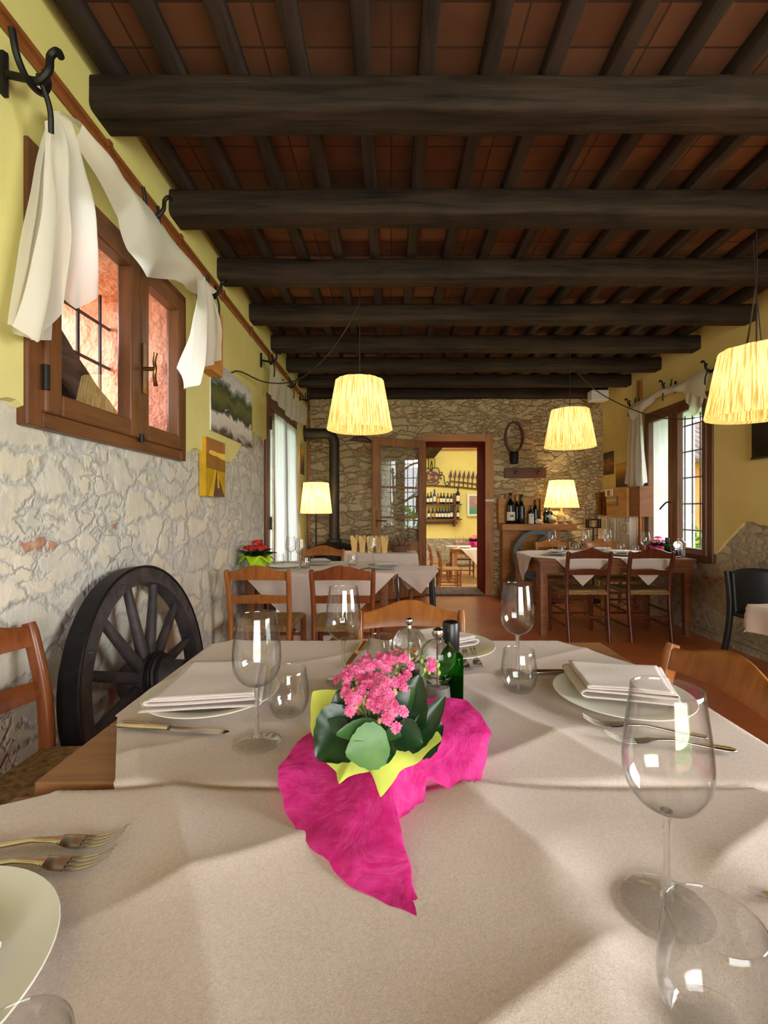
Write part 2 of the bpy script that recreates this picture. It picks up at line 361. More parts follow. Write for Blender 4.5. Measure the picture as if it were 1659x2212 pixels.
def picture(name,stops,axis='Z',sc=4,detail=4,dist=1.0,lo=0,hi=1,amt=.5):
    t=NT(name); tc=t.n('ShaderNodeTexCoord'); sep=t.n('ShaderNodeSeparateXYZ',{0:tc.outputs['Generated']}); nz=t.noise(tc.outputs['Generated'],sc,detail,.6,dist)
    f=t.math('ADD',sep.outputs['XYZ'.index(axis)],t.math('MULTIPLY',t.math('SUBTRACT',nz.outputs[0],.5),amt))
    M[name]=t.done(t.bsdf(t.ramp(f,[(p,srgb(*c)) for p,c in stops]),.4).outputs[0])
picture('photo_hills',[(0,(70,64,56)),(.1,(206,198,188)),(.3,(222,216,208)),(.36,(52,56,40)),(.55,(104,108,62)),(.68,(60,72,50)),(.78,(150,160,160)),(.82,(216,214,210)),(1,(188,186,186))],amt=.45,sc=5)
picture('photo_gold',[(0,(84,60,44)),(.12,(206,160,24)),(.3,(150,110,40)),(.5,(196,150,28)),(.62,(222,176,40)),(.7,(255,236,120)),(.76,(220,160,50)),(1,(150,104,54))],amt=.3,sc=3)
picture('photo_brown',[(0,(60,38,24)),(.35,(120,76,40)),(.5,(190,140,80)),(.65,(90,56,32)),(1,(50,30,22))],amt=1.2,sc=6)
picture('photo_dusk',[(0,(50,38,34)),(.3,(70,52,40)),(.55,(160,110,40)),(.8,(220,170,60)),(1,(190,150,80))],amt=.2)
picture('photo_glass',[(0,(80,56,36)),(.4,(130,96,60)),(.6,(220,180,120)),(.8,(110,80,50)),(1,(90,62,40))],amt=1.0,sc=5)
picture('painting',[(0,(60,150,110)),(.25,(70,160,120)),(.33,(150,128,134)),(1,(168,140,146))],amt=.3,sc=3)

for nm,c in (('gold_sky',(168,112,58)),('gold_glow',(250,206,86)),('gold_hill',(150,104,44)),('gold_field',(204,158,24)),('gold_dark',(96,66,50)),('gold_light',(226,186,40))): plain(nm,srgb(*c),.4,0,.12,9,0)
WORLD,NEXTP,REARP,SIDEP,LWP,LDP,RWP,EXPO=5.2,150,135,240,160,22,300,0.22
# ================================================================ ROOM SHELL
XL, XR, YB, YR = -1.15, 2.92, 6.35, -2.7
ZT = 2.88
def holed(mb, axis, p0, p1, lo, hi, z0, z1, holes):
    """a wall slab between p0..p1 on its own axis, lo..hi along it, with rectangular holes (a,b,za,zb)"""
    us=sorted({lo,hi,*[h[0] for h in holes],*[h[1] for h in holes]}); zs=sorted({z0,z1,*[h[2] for h in holes],*[h[3] for h in holes]})
    for u0,u1 in zip(us,us[1:]):
        for a,b in zip(zs,zs[1:]):
            um,zm=(u0+u1)/2,(a+b)/2
            if any(h[0]<um<h[1] and h[2]<zm<h[3] for h in holes): continue
            if axis=='x': mb.bb(p0,p1,u0,u1,a,b)
            else: mb.bb(u0,u1,p0,p1,a,b)
    return mb
W1=(1.45,2.49,1.465,2.30); D1=(4.22,5.48,0.0,2.2)
W2=(4.20,5.24,.72,2.23); W3=(-.9,.9,.72,2.23); D2=(.464,1.285,0,2.107)
def wavy_strip(name, x, side, lower, y0, y1, exclude, mat, parent, th=.022, step=.035):
    """plaster coat on a side wall: from lower(y) up to the ceiling, leaving openings free"""
    mb=MB(); ys=sorted(set(list(np.arange(y0,y1,step))+[y1]+[e for h in exclude for e in h[:2]]))
    xi=x+side*th
    for a,b in zip(ys,ys[1:]):
        m=(a+b)/2; segs=[]
        hs=[h for h in exclude if h[0]<m<h[1]]
        la=[lower(a),lower(b)]
        if hs:
            h=hs[0]
            if la[0]<h[2]-.02: segs.append((la[0],min(la[1],h[2]),h[2],h[2]))
            segs.append((h[3],h[3],ZT,ZT))
        else: segs.append((la[0],la[1],ZT,ZT))
        for l0,l1,u0,u1 in segs:
            mb.add([(x,a,l0),(x,b,l1),(xi,a,l0+.008),(xi,b,l1+.008),(xi,b,u1),(xi,a,u0)],[(0,1,3,2),(2,3,4,5)])
    return mb.build(name,mat,parent,angle=60)
def jag(y,k=1.0): return .028*k*mnoise.noise((y*7,3.1,0))+.012*k*mnoise.noise((y*31,1.7,0))
def lo_left(y):
    z=np.interp(y,[-3,1.0,1.36,2.5,2.7,2.95,3.25,3.42,3.6,3.75,4.2,5.48,5.5,7],[1.47,1.47,1.49,1.47,1.53,1.47,1.5,1.6,1.76,1.8,1.8,1.8,0,0])
    return float(z)+(jag(y) if z>.1 else 0)
def lo_right(y):
    z=np.interp(y,[-3,3.0,3.55,3.7,3.8,3.95,4.08,4.2,5.3,5.34,7],[1.0,1.0,1.04,1.07,1.07,.95,.82,.74,.72,0,0])
    return float(z)+(jag(y,.7) if z>.1 else 0)
wl=struct('wall_left',holed(MB(),'x',XL-.72,XL,YR,YB+.5,0,ZT+.2,[W1,D1]),M['stone_left'],smooth=False)
wavy_strip('plaster',XL,1,lo_left,YR,YB,[W1,D1],M['plaster_left'],wl)
wr=struct('wall_right',holed(MB(),'x',XR,XR+.5,YR,YB+.5,0,ZT+.2,[W2,W3]),M['stone_right'],smooth=False)  # second hole is unseen, added to let light in
wavy_strip('plaster',XR,-1,lo_right,YR,YB,[W2,W3],M['plaster_right'],wr)
wb=struct('wall_back',holed(MB(),'y',YB,YB+.5,XL,XR,0,ZT+.2,[D2]),M['stone_back'],smooth=False)
wre=struct('wall_rear',holed(MB(),'y',YR-.3,YR,XL-.72,XR+.5,0,ZT+.2,[(-.3,2.3,.0,2.3)]),M['plaster_rear'],smooth=False)  # unseen opening made to bring light from behind the viewer
struct('floor',MB().bb(XL-.7,XR+.5,YR-.3,YB+.42,-.1,0),M['floor_tile'],smooth=False)
struct('ceiling',MB().bb(XL,XR,YR,YB,ZT,ZT+.06),M['ceiling_tile'],smooth=False)
# skirting line of grey cement along the right wall
struct('baseboard_right',MB().bb(XR-.02,XR,YR,5.3,0,.06),M['stone_right'],smooth=False)
# window and door linings (painted reveals)
def lining(name,axis,p0,p1,h,mat,parent,t=.012):
    a,b,c,d=h; mb=MB()
    for (u0,u1,z0,z1) in ((a,a+t,c,d),(b-t,b,c,d),(a+t,b-t,d-t,d),(a+t,b-t,c,c+t)):
        if axis=='x': mb.bb(p0,p1,u0,u1,z0,z1)
        else: mb.bb(u0,u1,p0,p1,z0,z1)
    return mb.build(name,mat,parent,smooth=False)
lining('reveal',"x",XL-.73,XL-.05,W1,M['stucco_pink'],wl); lining('reveal',"x",XR+.04,XR+.51,W2,M['stucco_white'],wr)
# beams across the room, joists along it
BY=[1.80,2.42,3.07,3.74,4.40,5.03,5.66,6.26]
ORD=['nearest','second','third','fourth','fifth','sixth','seventh','last']
for k,y in enumerate(BY):
    n=56; sec=rr(.145,.135,4,.022); path=[];P=[]
    for i in range(n+1):
        x=XL+.0+(XR-XL-.0)*i/n; row=[]
        for a,b in sec:
            d=1+.10*mnoise.noise((x*1.6+k*9,a*6,b*6)); row.append((x,y+a*d+.012*mnoise.noise((x*.9,k*5.,1)),2.748+b*(d if b<0 else 1)+.008*mnoise.noise((x*1.1,k*3.,7))))
        P.append(row)
    mb=MB(); mb.grid(P,cv=True); m=len(sec); mb.f.append(tuple(range(m))[::-1]); mb.f.append(tuple(n*m+i for i in range(m))); mb.m+=[0,0]
    o=mb.build('ceiling_beam',M['wood_beam'])
    tag(o,f'{ORD[k]} of the eight heavy dark ceiling beams, counted from the table{" to the stone wall" if k==7 else ""}','beam','heavy beams crossing the ceiling','structure')
jx=np.arange(XL+.1,XR-.02,.236)
for k,x in enumerate(jx):
    mb=MB(); n=50
    P=[[(x+a*(1+.1*mnoise.noise((y*2,k*4.,a*9))),y,2.845+b*(1+.1*mnoise.noise((y*2,k*7.,2)))) for a,b in rr(.062,.072,3,.01)] for y in np.linspace(YR,YB,n)]
    mb.grid(P,cv=True); o=mb.build('ceiling_joist',M['wood_joist'])
    tag(o,'narrow dark joist running lengthwise between the terracotta tiles and the heavy beams','joist','ceiling joists','structure')
# ---- window_1: double casement in the left wall
def casement(name, x, side, y0,y1,z0,z1, sashes, mats, fw=.06, depth=.07, stile=.075, handle=None):
    """sashes: list of (ya,yb). side=+1 when the room lies at larger x"""
    w=thing(name,None,None,(0,0,0)); w['kind']='structure'
    mv,mh=mats; xi=x; xo=x-side*depth
    mb=MB(); 
    for (a,b,c,d) in ((y0,y0+fw,z0,z1),(y1-fw,y1,z0,z1)): mb.bb(xo,xi,a,b,c,d)
    mb.cur=1
    for (a,b,c,d) in ((y0+fw,y1-fw,z0,z0+fw),(y0+fw,y1-fw,z1-fw,z1)): mb.bb(xo,xi,a,b,c,d)
    mb.build('window_frame',[mv,mh],w,smooth=False,bevel=.006)
    for (a,b) in sashes:
        mb=MB(); xa,xb=xi-side*.045,xi+side*.018; c,d=z0+fw-.012,z1-fw+.012
        mb.bb(xa,xb,a,a+stile,c,d); mb.bb(xa,xb,b-stile,b,c,d); mb.cur=1
        mb.bb(xa,xb,a+stile,b-stile,c,c+stile); mb.bb(xa,xb,a+stile,b-stile,d-stile,d)
        s=mb.build('sash',[mv,mh],w,smooth=False,bevel=.008)
        xm=(xa+xb)/2; g=MB().add([(xm,a+stile-.005,c+stile-.005),(xm,b-stile+.005,c+stile-.005),(xm,b-stile+.005,d-stile+.005),(xm,a+stile-.005,d-stile+.005)],[(0,1,2,3)]).build('pane',M['pane'],s,smooth=False)
    return w
win1=casement('window_1',XL+.035,1,1.42,2.52,1.44,2.33,[(1.475,2.03),(2.03,2.465)],(M['wood_window'],M['wood_window_h']),fw=.062,stile=.072)
# brass espagnolette handle on the right sash
mb=MB(); hx=XL+.058; hy=2.045; hz=1.80
mb.box((hx,hy,hz),(.008,.026,.22)); mb.tube([(hx,hy,hz),(hx+.05,hy,hz)],.009); mb.tube(cr([(hx+.052,hy,hz+.07),(hx+.046,hy,hz+.03),(hx+.05,hy,hz),(hx+.046,hy,hz-.03),(hx+.052,hy,hz-.075)],5),.008,scale=[1.25]+[1]*19+[1.3],up=(0,1,0))
tag(mb.build('window_handle',M['brass'],win1),'worn brass handle')
mb=MB()
for z in (1.60,2.15): mb.tube([(XL+.05,1.475,z-.04),(XL+.05,1.475,z+.04)],.011,10)
mb.tube([(XL+.055,2.03,1.475),(XL+.055,2.03,1.51)],.012,10)
mb.build('hinge',M['iron'],win1)
gr=MB()
for y in (1.55,1.72,1.89,2.06,2.23,2.40): gr.tube([(XL-.36,y,1.46),(XL-.36,y,2.31)],.009,6)
for z in (1.70,1.93,2.14): gr.tube([(XL-.36,1.44,z),(XL-.36,2.5,z)],.009,6,up=(1,0,0))
tag(gr.build('window_grille',M['iron_grille']),'iron bar grille outside the left window in the pink reveal','grille')
# leaning weathered timber, and a dark board added so the pane's lamp reflection shows
mb=MB(); P=[]
p0,p1=Vector((XL-.22,1.60,2.02)),Vector((XL-.27,2.40,1.56))
for i in range(25):
    t=i/24; c=p0.lerp(p1,t); P.append([tuple(c+Vector((b*.5,a*.3,a*(1+.25*mnoise.noise((t*6,a*9,b*5)))))) for a,b in rr(.15,.11,4,.03)])
mb.grid(P,cv=True); m=P[0].__len__(); mb.f.append(tuple(range(m))[::-1]); mb.f.append(tuple(24*m+i for i in range(m))); mb.m+=[0,0]
tag(mb.build('leaning_timber',M['wood_old']),'weathered old timber leaning across the reveal behind the left pane','timber')
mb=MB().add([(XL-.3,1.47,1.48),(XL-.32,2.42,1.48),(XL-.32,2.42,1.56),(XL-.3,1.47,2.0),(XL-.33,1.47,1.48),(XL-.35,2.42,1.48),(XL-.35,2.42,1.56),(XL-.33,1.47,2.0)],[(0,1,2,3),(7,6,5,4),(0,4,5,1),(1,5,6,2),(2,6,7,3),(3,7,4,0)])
tag(mb.build('backing_board',M['wood_backing'],smooth=False),'dark board added under the leaning timber to back the pane reflection','board')
# ---- door_1 : glazed door in the left wall
dr=thing('door_1',None,None); dr['kind']='structure'
mb=MB(); x0,x1=XL-.10,XL+.03
mb.bb(x0,x1,4.18,4.29,0,2.24); mb.bb(x0,x1,5.41,5.52,0,2.24); mb.bb(x0,x1,4.29,5.41,2.13,2.24); mb.build('door_frame',M['wood_window'],dr,smooth=False,bevel=.008)
for a,b in ((4.295,4.845),(4.85,5.405)):
    mb=MB(); mb.bb(XL-.06,XL+.0,a,a+.075,.02,2.125); mb.bb(XL-.06,XL,b-.075,b,.02,2.125); mb.bb(XL-.06,XL,a+.075,b-.075,.02,.2); mb.bb(XL-.06,XL,a+.075,b-.075,2.04,2.125)
    s=mb.build('door_leaf',M['wood_window'],dr,smooth=False,bevel=.008)
    MB().add([(XL-.04,a+.07,.195),(XL-.04,b-.07,.195),(XL-.04,b-.07,2.045),(XL-.04,a+.07,2.045)],[(0,1,2,3)]).build('pane',M['pane'],s,smooth=False)
mb=MB()
for z in (.45,1.05,1.98): mb.tube([(XL+.03,4.30,z-.06),(XL+.03,4.30,z+.06)],.013,8)
mb.build('hinge',M['iron'],dr)
# ---- window_2 in the right wall, tall, with bars and white reveal
win2=casement('window_2',XR-.035,-1,4.16,5.28,.69,2.26,[(4.22,4.70),(4.74,5.22)],(M['wood_window'],M['wood_window_h']),fw=.07,stile=.06)
MB().bb(XR-.05,XR+.03,4.69,4.75,.76,2.19).build('mullion',M['wood_window'],win2,smooth=False)
mb=MB(); mb.tube(cr([(XR-.06,4.735,1.25),(XR-.10,4.74,1.25),(XR-.11,4.80,1.21),(XR-.11,4.84,1.18)],5),.008); mb.build('window_handle',M['iron'],win2)
gr=MB()
for y in np.arange(4.29,5.2,.13): gr.tube([(XR+.38,y,.70),(XR+.38,y,2.24)],.009,6)
for z in np.arange(.95,2.2,.29): gr.tube([(XR+.38,4.2,z),(XR+.38,5.26,z)],.009,6,up=(1,0,0))
tag(gr.build('window_grille',M['iron_grille']),'iron bar grille outside the tall right window','grille')
# ---- doorway in the back wall with its pale wood surround
d2=thing('door_2',None,None); d2['kind']='structure'
mb=MB(); mb.bb(.37,.464,YB-.03,YB+.02,0,2.21); mb.bb(1.285,1.40,YB-.03,YB+.02,0,2.21); mb.cur=1; mb.bb(.464,1.285,YB-.03,YB+.02,2.107,2.21)
mb.build('door_frame',[M['wood_trim'],M['wood_trim_h']],d2,smooth=False,bevel=.004)
tag(lining('jamb','y',YB-.02,YB+.5,(D2[0],D2[1],.0,D2[3]),M['wood_red'],d2,.016),'dark red painted jamb')
MB().bb(.464,1.285,YB-.05,YB+.55,0,.025).build('threshold',M['wood_old'],d2,smooth=False)
MB().bb(1.285,1.40,YB-.038,YB-.03,1.285,1.315).build('strike_plate',M['paper_white'],d2,smooth=False)
# the open leaf (built along local +X from its hinge)
LW,LH=.82,2.09
lf=thing('door_leaf','glazed wooden door leaf standing open against the stone wall','door',(.462,YB-.06,.015),PI+math.radians(31.3))
mb=MB(); mb.bb(0,.11,-.022,.022,0,LH); mb.bb(LW-.11,LW,-.022,.022,0,LH)
mb.cur=1; mb.bb(.11,LW-.11,-.022,.022,LH-.11,LH); mb.bb(.11,LW-.11,-.022,.022,.60,.74); mb.bb(.11,LW-.11,-.022,.022,0,.2)
mb.bb(.11,LW-.11,-.012,.012,.2,.60)
mb.build('leaf_frame',[M['wood_door'],M['wood_door']],lf,smooth=False,bevel=.005)
for z in (1.06,1.45): MB().bb(.11,LW-.11,-.014,.014,z-.014,z+.014).build('glazing_bar',M['wood_door'],lf,smooth=False)
MB().add([(.11,0,.74),(LW-.11,0,.74),(LW-.11,0,LH-.11),(.11,0,LH-.11)],[(0,1,2,3)]).build('pane',M['pane_door'],lf,smooth=False)
mb=MB(); mb.bb(LW-.075,LW-.04,.022,.028,.93,1.15); mb.tube([(LW-.057,.025,1.02),(LW-.057,.065,1.02)],.009); mb.tube([(LW-.057,.062,1.02),(LW-.17,.062,1.015)],.009)
tag(mb.build('door_handle',M['brass'],lf),'brass lever handle')
# ---- copper conduits along the left wall
CL=['copper conduit pipe along the left wall, upper of the pair under the beams','copper conduit pipe along the left wall, lower of the pair under the beams']
CV=['copper conduit pipe running down the left back corner, nearer the stone wall','copper conduit pipe running down the left back corner, farther from the stone wall']
for k,z in enumerate((2.612,2.578)):
    xp=XL+.036; ye=YB-.055-.05*k
    p=thing('conduit_pipe',CL[k],'pipe',(xp,0,z),0,'copper pipes on the left wall')
    MB().tube([(0,YR+.02,0),(0,ye,0)],.011,8).build('tube',M['copper'],p)
    for y in np.arange(1.2,6.1,.62): MB().bb(-.013,.014,y-.012,y+.012,-.015,.015).build('pipe_clip',M['copper'],p,smooth=False)
    tag(MB().tube([(xp,ye,z-.012),(xp,ye,.0)],.011,8).build('conduit_pipe',M['copper']),CV[k],'pipe','copper pipes in the left back corner')
for k,y in enumerate((5.35,5.42)): tag(MB().tube([(XR-.035,y,0),(XR-.035,y,2.68)],.012,8).build('conduit_pipe',M['copper']),['vertical copper pipe beside the right window, nearer the window','vertical copper pipe beside the right window, nearer the back corner'][k],'pipe','copper pipes beside the right window')
# ================================================================ OUTSIDE
struct('ground_outside',MB().bb(-30,30,-30,40,-.75,-.6),M['foliage_out'],smooth=False)
def bush(name,label,c,r,n,mat,flat=.7,ls=.16,cat='bush',trunk=None):
    g=np.random.default_rng(int(abs(c[0]*100+c[1]*10))+n); mb=MB()
    d=g.normal(size=(n,3)); d/=np.linalg.norm(d,axis=1)[:,None]; rad=g.uniform(.55,1,n)**.6
    for i in range(n):
        p=Vector((c[0]+d[i,0]*r*rad[i],c[1]+d[i,1]*r*rad[i],c[2]+d[i,2]*r*rad[i]*flat)); a=Vector(g.normal(size=3)).normalized()*ls; b=a.cross(Vector(g.normal(size=3))).normalized()*ls*.5
        mb.add([p-a*.5,p+b*.5,p+a*.5,p-b*.5],[(0,1,2,3)])
    if trunk:
        t=thing(name,label,cat,(0,0,0)); mb.build('crown',mat,t,smooth=False)
        tb=MB(); tb.tube(cr([(trunk[0],trunk[1],-.6),(trunk[0]+.1,trunk[1],1.0),(trunk[0],trunk[1]+.1,2.2),(c[0],c[1],c[2])],5),.11,8,scale=[1-.05*i for i in range(16)])
        for k in range(9):
            a=g.uniform(0,2*PI); z0=g.uniform(1.0,2.4); tb.tube(cr([(trunk[0],trunk[1],z0),(trunk[0]+.5*cos(a),trunk[1]+.5*sin(a),z0+.35),(trunk[0]+1.1*cos(a),trunk[1]+1.1*sin(a),z0+.5+g.uniform(-.2,.4))],4),.03,5)
        tb.build('trunk',M['bark'],t); return t
    o=mb.build(name,mat,None,smooth=False); return tag(o,label,cat)
bush('garden_bush','bright green bush outside the tall right window behind the bars',(5.6,8.2,.2),1.0,1400,M['foliage_out'])
bush('garden_bush','leafy garden bush outside, reflected in the glass of the open door',(7.8,2.0,.2),1.7,2600,M['foliage_out'])
bush('garden_tree','bare-branched garden tree outside, reflected in the open door glass',(5.2,3.3,3.6),1.2,500,M['foliage_dark'],cat='tree',trunk=(5.2,3.4))
hs=thing('neighbour_house','small orange house with a tiled roof outside the right window','house',(8.6,12.8,-.6))
MB().bb(-1.6,3,-1.5,3,0,3.0).build('wall',M['stucco_orange'],hs,smooth=False)
mb=MB().add([(-2.2,-2.1,2.9),(3.6,-2.1,2.9),(3.6,.8,4.3),(-2.2,.8,4.3),(-2.2,3.6,2.9),(3.6,3.6,2.9)],[(0,1,2,3),(3,2,5,4)])
for k in range(24):
    x=-2.2+.25*k; mb.tube([(x,-2.12,2.93),(x,.8,4.33)],.075,8)
mb.build('roof',M['roof_tile'],hs)
# ================================================================ NEXT ROOM (lower floor)
NF=-.44
struct('floor_next_room',MB().bb(-1.8,4.2,YB+.42,13.5,NF-.1,NF),M['floor_next'],smooth=False)
struct('step',MB().bb(.3,1.45,YB+.5,YB+.8,NF,-.2),M['floor_next'],smooth=False)
wn=struct('wall_next_room',MB().bb(-1.8,4.2,13,13.4,NF,3.6),M['plaster_next'],smooth=False)
MB().bb(-1.8,4.2,12.95,13,NF,.36).build('stone_wainscot',M['stone_next'],wn,smooth=False)
struct('wall_next_left',MB().bb(-2,-1.8,YB+.5,13.4,NF,3.6),M['plaster_next'],smooth=False)
struct('wall_next_right',MB().bb(4.2,4.4,YB+.5,13.4,NF,3.6),M['plaster_next'],smooth=False)
struct('ceiling_next_room',MB().bb(-1.8,4.2,YB+.5,13.4,3.5,3.6),M['plaster_next'],smooth=False)
o=MB().bb(-.2,4.2,12.86,13,2.84,3.0).build('ceiling_beam',M['wood_trim_h'],smooth=False); tag(o,'pale brown wooden beam along the far wall of the next room','beam',kind='structure')
o=MB().bb(.95,1.20,8.5,13,2.61,2.86).build('ceiling_beam',M['wood_beam'],smooth=False); tag(o,'dark ceiling beam of the next room above the iron sign','beam',kind='structure')
# ================================================================ CHAIRS
def make_chair(label,wm,loc,rz,group):
    t=thing('dining_chair',label,'chair',loc,rz,group)
    for s in (-1,1):
        path=cr([(s*.178,-.235,0),(s*.180,-.198,.25),(s*.182,-.185,.45),(s*.185,-.20,.62),(s*.190,-.245,.805)],7)
        k=[1.0]*len(path); k[-1]=.8
        MB().sweep(path,rr(.030,.040,4,.012),up=(0,1,0),scale=k).build('leg',wm,t)
        MB().tube([(s*.20,.19,0),(s*.20,.19,.2),(s*.20,.19,.44)],.019,10,scale=[.75,1,1]).build('leg',wm,t)
    def rail(name,zb,zt,arch,barch,yb,th=.020,hw=.172):
        nx=21; top=[];P=[]
        for i in range(nx):
            u=-1+2*i/(nx-1); x=u*hw; bow=-.022*(1-u*u); c=(1-u*u)
            sm=(0.5+0.5*cos(PI*u)) if arch else 0
            z0=zb+barch*c; z1=zt+arch*sm; zz=[z0,(z0+z1)/2,z1]
            lean=lambda z: yb-.245*(z-zb)*.9
            P.append([(x,lean(z0)+bow+th/2,z0),(x,lean(z1)+bow+th/2,z1-.006),(x,lean(z1)+bow,z1),(x,lean(z1)+bow-th/2,z1-.006),(x,lean(z0)+bow-th/2,z0)])
        mb=MB(); mb.grid(P,cv=True); mb.f.append(tuple(range(5))[::-1]); mb.f.append(tuple((nx-1)*5+i for i in range(5))); mb.m+=[0,0]
        return mb.build(name,wm,t,angle=50)
    rail('top_rail',.742,.800,.040,.006,-.228); rail('middle_rail',.595,.645,.010,.004,-.198,.016)
    # woven rush seat: four triangular fields meeting at the centre
    mb=MB(); N=21; P=[]
    for i in range(N):
        row=[]
        for j in range(N):
            u,v=-1+2*i/(N-1),-1+2*j/(N-1); w=.195+.018*(v+1)/2
            e=max(abs(u),abs(v)); z=.455-.016*(1-e)+ (-.016 if e>.97 else 0)+.0018*sin(e*60)
            row.append((u*w,v*.205,z))
        P.append(row)
    mb.grid(P); mb.box((0,0,.432),(.385,.40,.026)); mb.build('seat',M['rope_straw'],t)
    mb=MB(); mb.sweep([(-.19,.2,.432),(.19,.2,.432)],rr(.03,.034,3,.01)); mb.build('seat_rail',wm,t)
    for z in (.17,.30):
        MB().tube([(-.20,.19,z),(.20,.19,z)],.011,8).build('stretcher',wm,t)
        for s in (-1,1): MB().tube([(s*.20,.19,z-.04),(s*.18,-.21,z-.04)],.011,8).build('stretcher',wm,t)
    MB().tube([(-.18,-.21,.22),(.18,-.21,.22)],.011,8).build('stretcher',wm,t)
    return t
ch=make_chair('honey wooden chair with arched back at the far end of the front table',M['chair_honey'],(.07,1.47,0),PI,'wooden chairs at the front table')
ch_r=dup(ch,(.545,1.09,0),PI/2+.03,'honey wooden chair pushed up to the right side of the front table')
chd=make_chair('reddish wooden chair against the stone wall left of the front table, beside the wagon wheel',M['chair_red'],(-.84,1.20,0),-PI/2,'wooden chairs at the front table'); chd.scale=(1.04,)*3
c1=dup(ch,(-.82,3.08,0),0,'honey wooden chair nearest the stone wall at the table with red flowers','wooden chairs at the left table')
c2=make_chair('brown wooden chair away from the wall, near side of the red flower table',M['chair_red'],(-.30,3.08,0),0,'wooden chairs at the left table')
c3=dup(ch,(-.64,4.10,0),PI,'honey wooden chair on the far side of the table with red flowers','wooden chairs at the left table')
c4=make_chair('dark wooden chair on the near side of the window table, farther from the window',M['chair_dark'],(1.75,4.32,0),0,'wooden chairs at the window table')
c5=dup(c4,(2.30,4.32,0),0,'dark wooden chair on the near side of the window table, closer to the window')
c6=dup(ch,(1.85,5.08,0),PI,'honey chair on the far side of the window table, before the grey wheel','wooden chairs at the window table')
c7=dup(ch,(2.43,5.08,0),PI,'honey wooden chair on the far side of the window table, in front of the radiator','wooden chairs at the window table')
c8=dup(c2,(1.17,9.25,NF),-PI/2,'wooden chair seen through the doorway, nearer of the two on the left of the table','wooden chairs in the next room')
c9=dup(c2,(1.085,10.35,NF),-PI/2,'wooden chair seen through the doorway, farther of the two on the left of the table','wooden chairs in the next room')
c10=dup(ch,(2.0,9.3,NF),.2,'light wooden chair half hidden by the right jamb of the doorway','wooden chairs in the next room')
c11=dup(c2,(1.75,11.15,NF),PI,'wooden chair behind the table seen through the doorway','wooden chairs in the next room')
# black plastic armchair against the right wall
pc=thing('plastic_chair','black woven-pattern plastic chair against the right wall','chair',(2.665,3.13,0),PI); pc.scale=(.84,1,.98)
mb=MB(); P=[]
for i in range(17):
    u=-1+2*i/16; x=u*.22
    P.append([(x,-.24-.05*(1-u*u)+.03-.10*(z-.42)*.9, z if z<.74 else .76-.02*u*u) for z in np.linspace(.42,.76,9)])
mb.grid(P); o=mb.build('backrest',M['black_plastic'],pc,solid=.02)
MB().sweep([(0,-.23,.43),(0,.22,.44)],rr(.46,.03,4,.015)).build('seat',M['black_plastic'],pc)
for sx in (-1,1):
    MB().sweep(cr([(sx*.25,-.33,0),(sx*.235,-.27,.25),(sx*.225,-.25,.5),(sx*.225,-.28,.74)],5),rr(.045,.04,4,.015),up=(0,1,0)).build('leg',M['black_plastic'],pc)
    MB().sweep(cr([(sx*.25,.26,0),(sx*.235,.21,.43)],5),rr(.045,.04,4,.015),up=(0,1,0)).build('leg',M['black_plastic'],pc)
# ================================================================ TABLES
def table(label,x0,x1,y0,y1,h,mat,leg=.065,inset=.05,apron=.09,th=.03,lm=None,z0=0,planks=0,group=None):
    cx,cy=(x0+x1)/2,(y0+y1)/2; t=thing('dining_table',label,'table',(cx,cy,z0),0,group); w,d=(x1-x0)/2,(y1-y0)/2; lm=lm or mat
    mb=MB()
    if planks:
        e=np.linspace(-d,d,planks+1)
        for a,b in zip(e,e[1:]): mb.bb(-w,w,a+.0006,b-.0006,h-th,h)
    else: mb.bb(-w,w,-d,d,h-th,h)
    mb.build('tabletop',mat,t,smooth=False,bevel=.003)
    for sx in (-1,1):
        for sy in (-1,1):
            x,y=sx*(w-inset-leg/2),sy*(d-inset-leg/2)
            MB().sweep([(x,y,0),(x,y,h-th)],rr(leg,leg,3,.008),up=(0,1,0),scale=[.75,1]).build('leg',lm,t)
    if apron:
        mb=MB(); i=inset+.01
        for s in (-1,1): mb.bb(-w+i,w-i,s*(d-i)-.011,s*(d-i)+.011,h-th-apron,h-th); mb.bb(s*(w-i)-.011,s*(w-i)+.011,-d+i,d-i,h-th-apron,h-th)
        mb.build('apron',lm,t,smooth=False)
    return t
TZ=.76
TA=(-.55,.66,.712,1.462); TB=(-.55,.66,-.08,.678)
table('wooden table under the flower pot, farther of the two pushed together in front',*TA,TZ,M['wood_table'],planks=4,group='front tables')
table('wooden table closest to the viewer, pushed against the one with the flower pot',*TB,TZ,M['wood_table'],planks=4,group='front tables')
TL=(-1.11,.03,3.33,4.08); TR=(1.36,2.82,4.27,5.15); TS=(-.56,.29,5.34,5.74)
table('wooden table against the stone wall carrying the red flowers',*TL,.72,M['wood_table_dark'])
table('long wooden table beside the tall right window',*TR,.72,M['wood_table_dark'],leg=.075,inset=.02,apron=.10)
table('serving table with paper bags in front of the open glazed door',*TS,.665,M['wood_table_dark'],leg=.05,inset=.03)
table('table cut off by the right picture edge near the black chair',1.735,2.86,1.45,2.235,.72,M['wood_table'])
table('wooden table in the next room seen through the doorway',1.31,2.35,9.9,10.85,.77,M['chair_honey'],z0=NF)
st=thing('stool','low black-legged stool under a white cloth in front of the serving table','stool',(.26,4.98,0))
MB().bb(-.21,.21,-.2,.2,.52,.545).build('seat',M['black_metal'],st,smooth=False)
for sx in (-1,1):
    for sy in (-1,1): MB().sweep([(sx*.195,sy*.19,0),(sx*.17,sy*.165,.52)],rr(.035,.035,3,.006),up=(0,1,0)).build('leg',M['black_metal'],st)
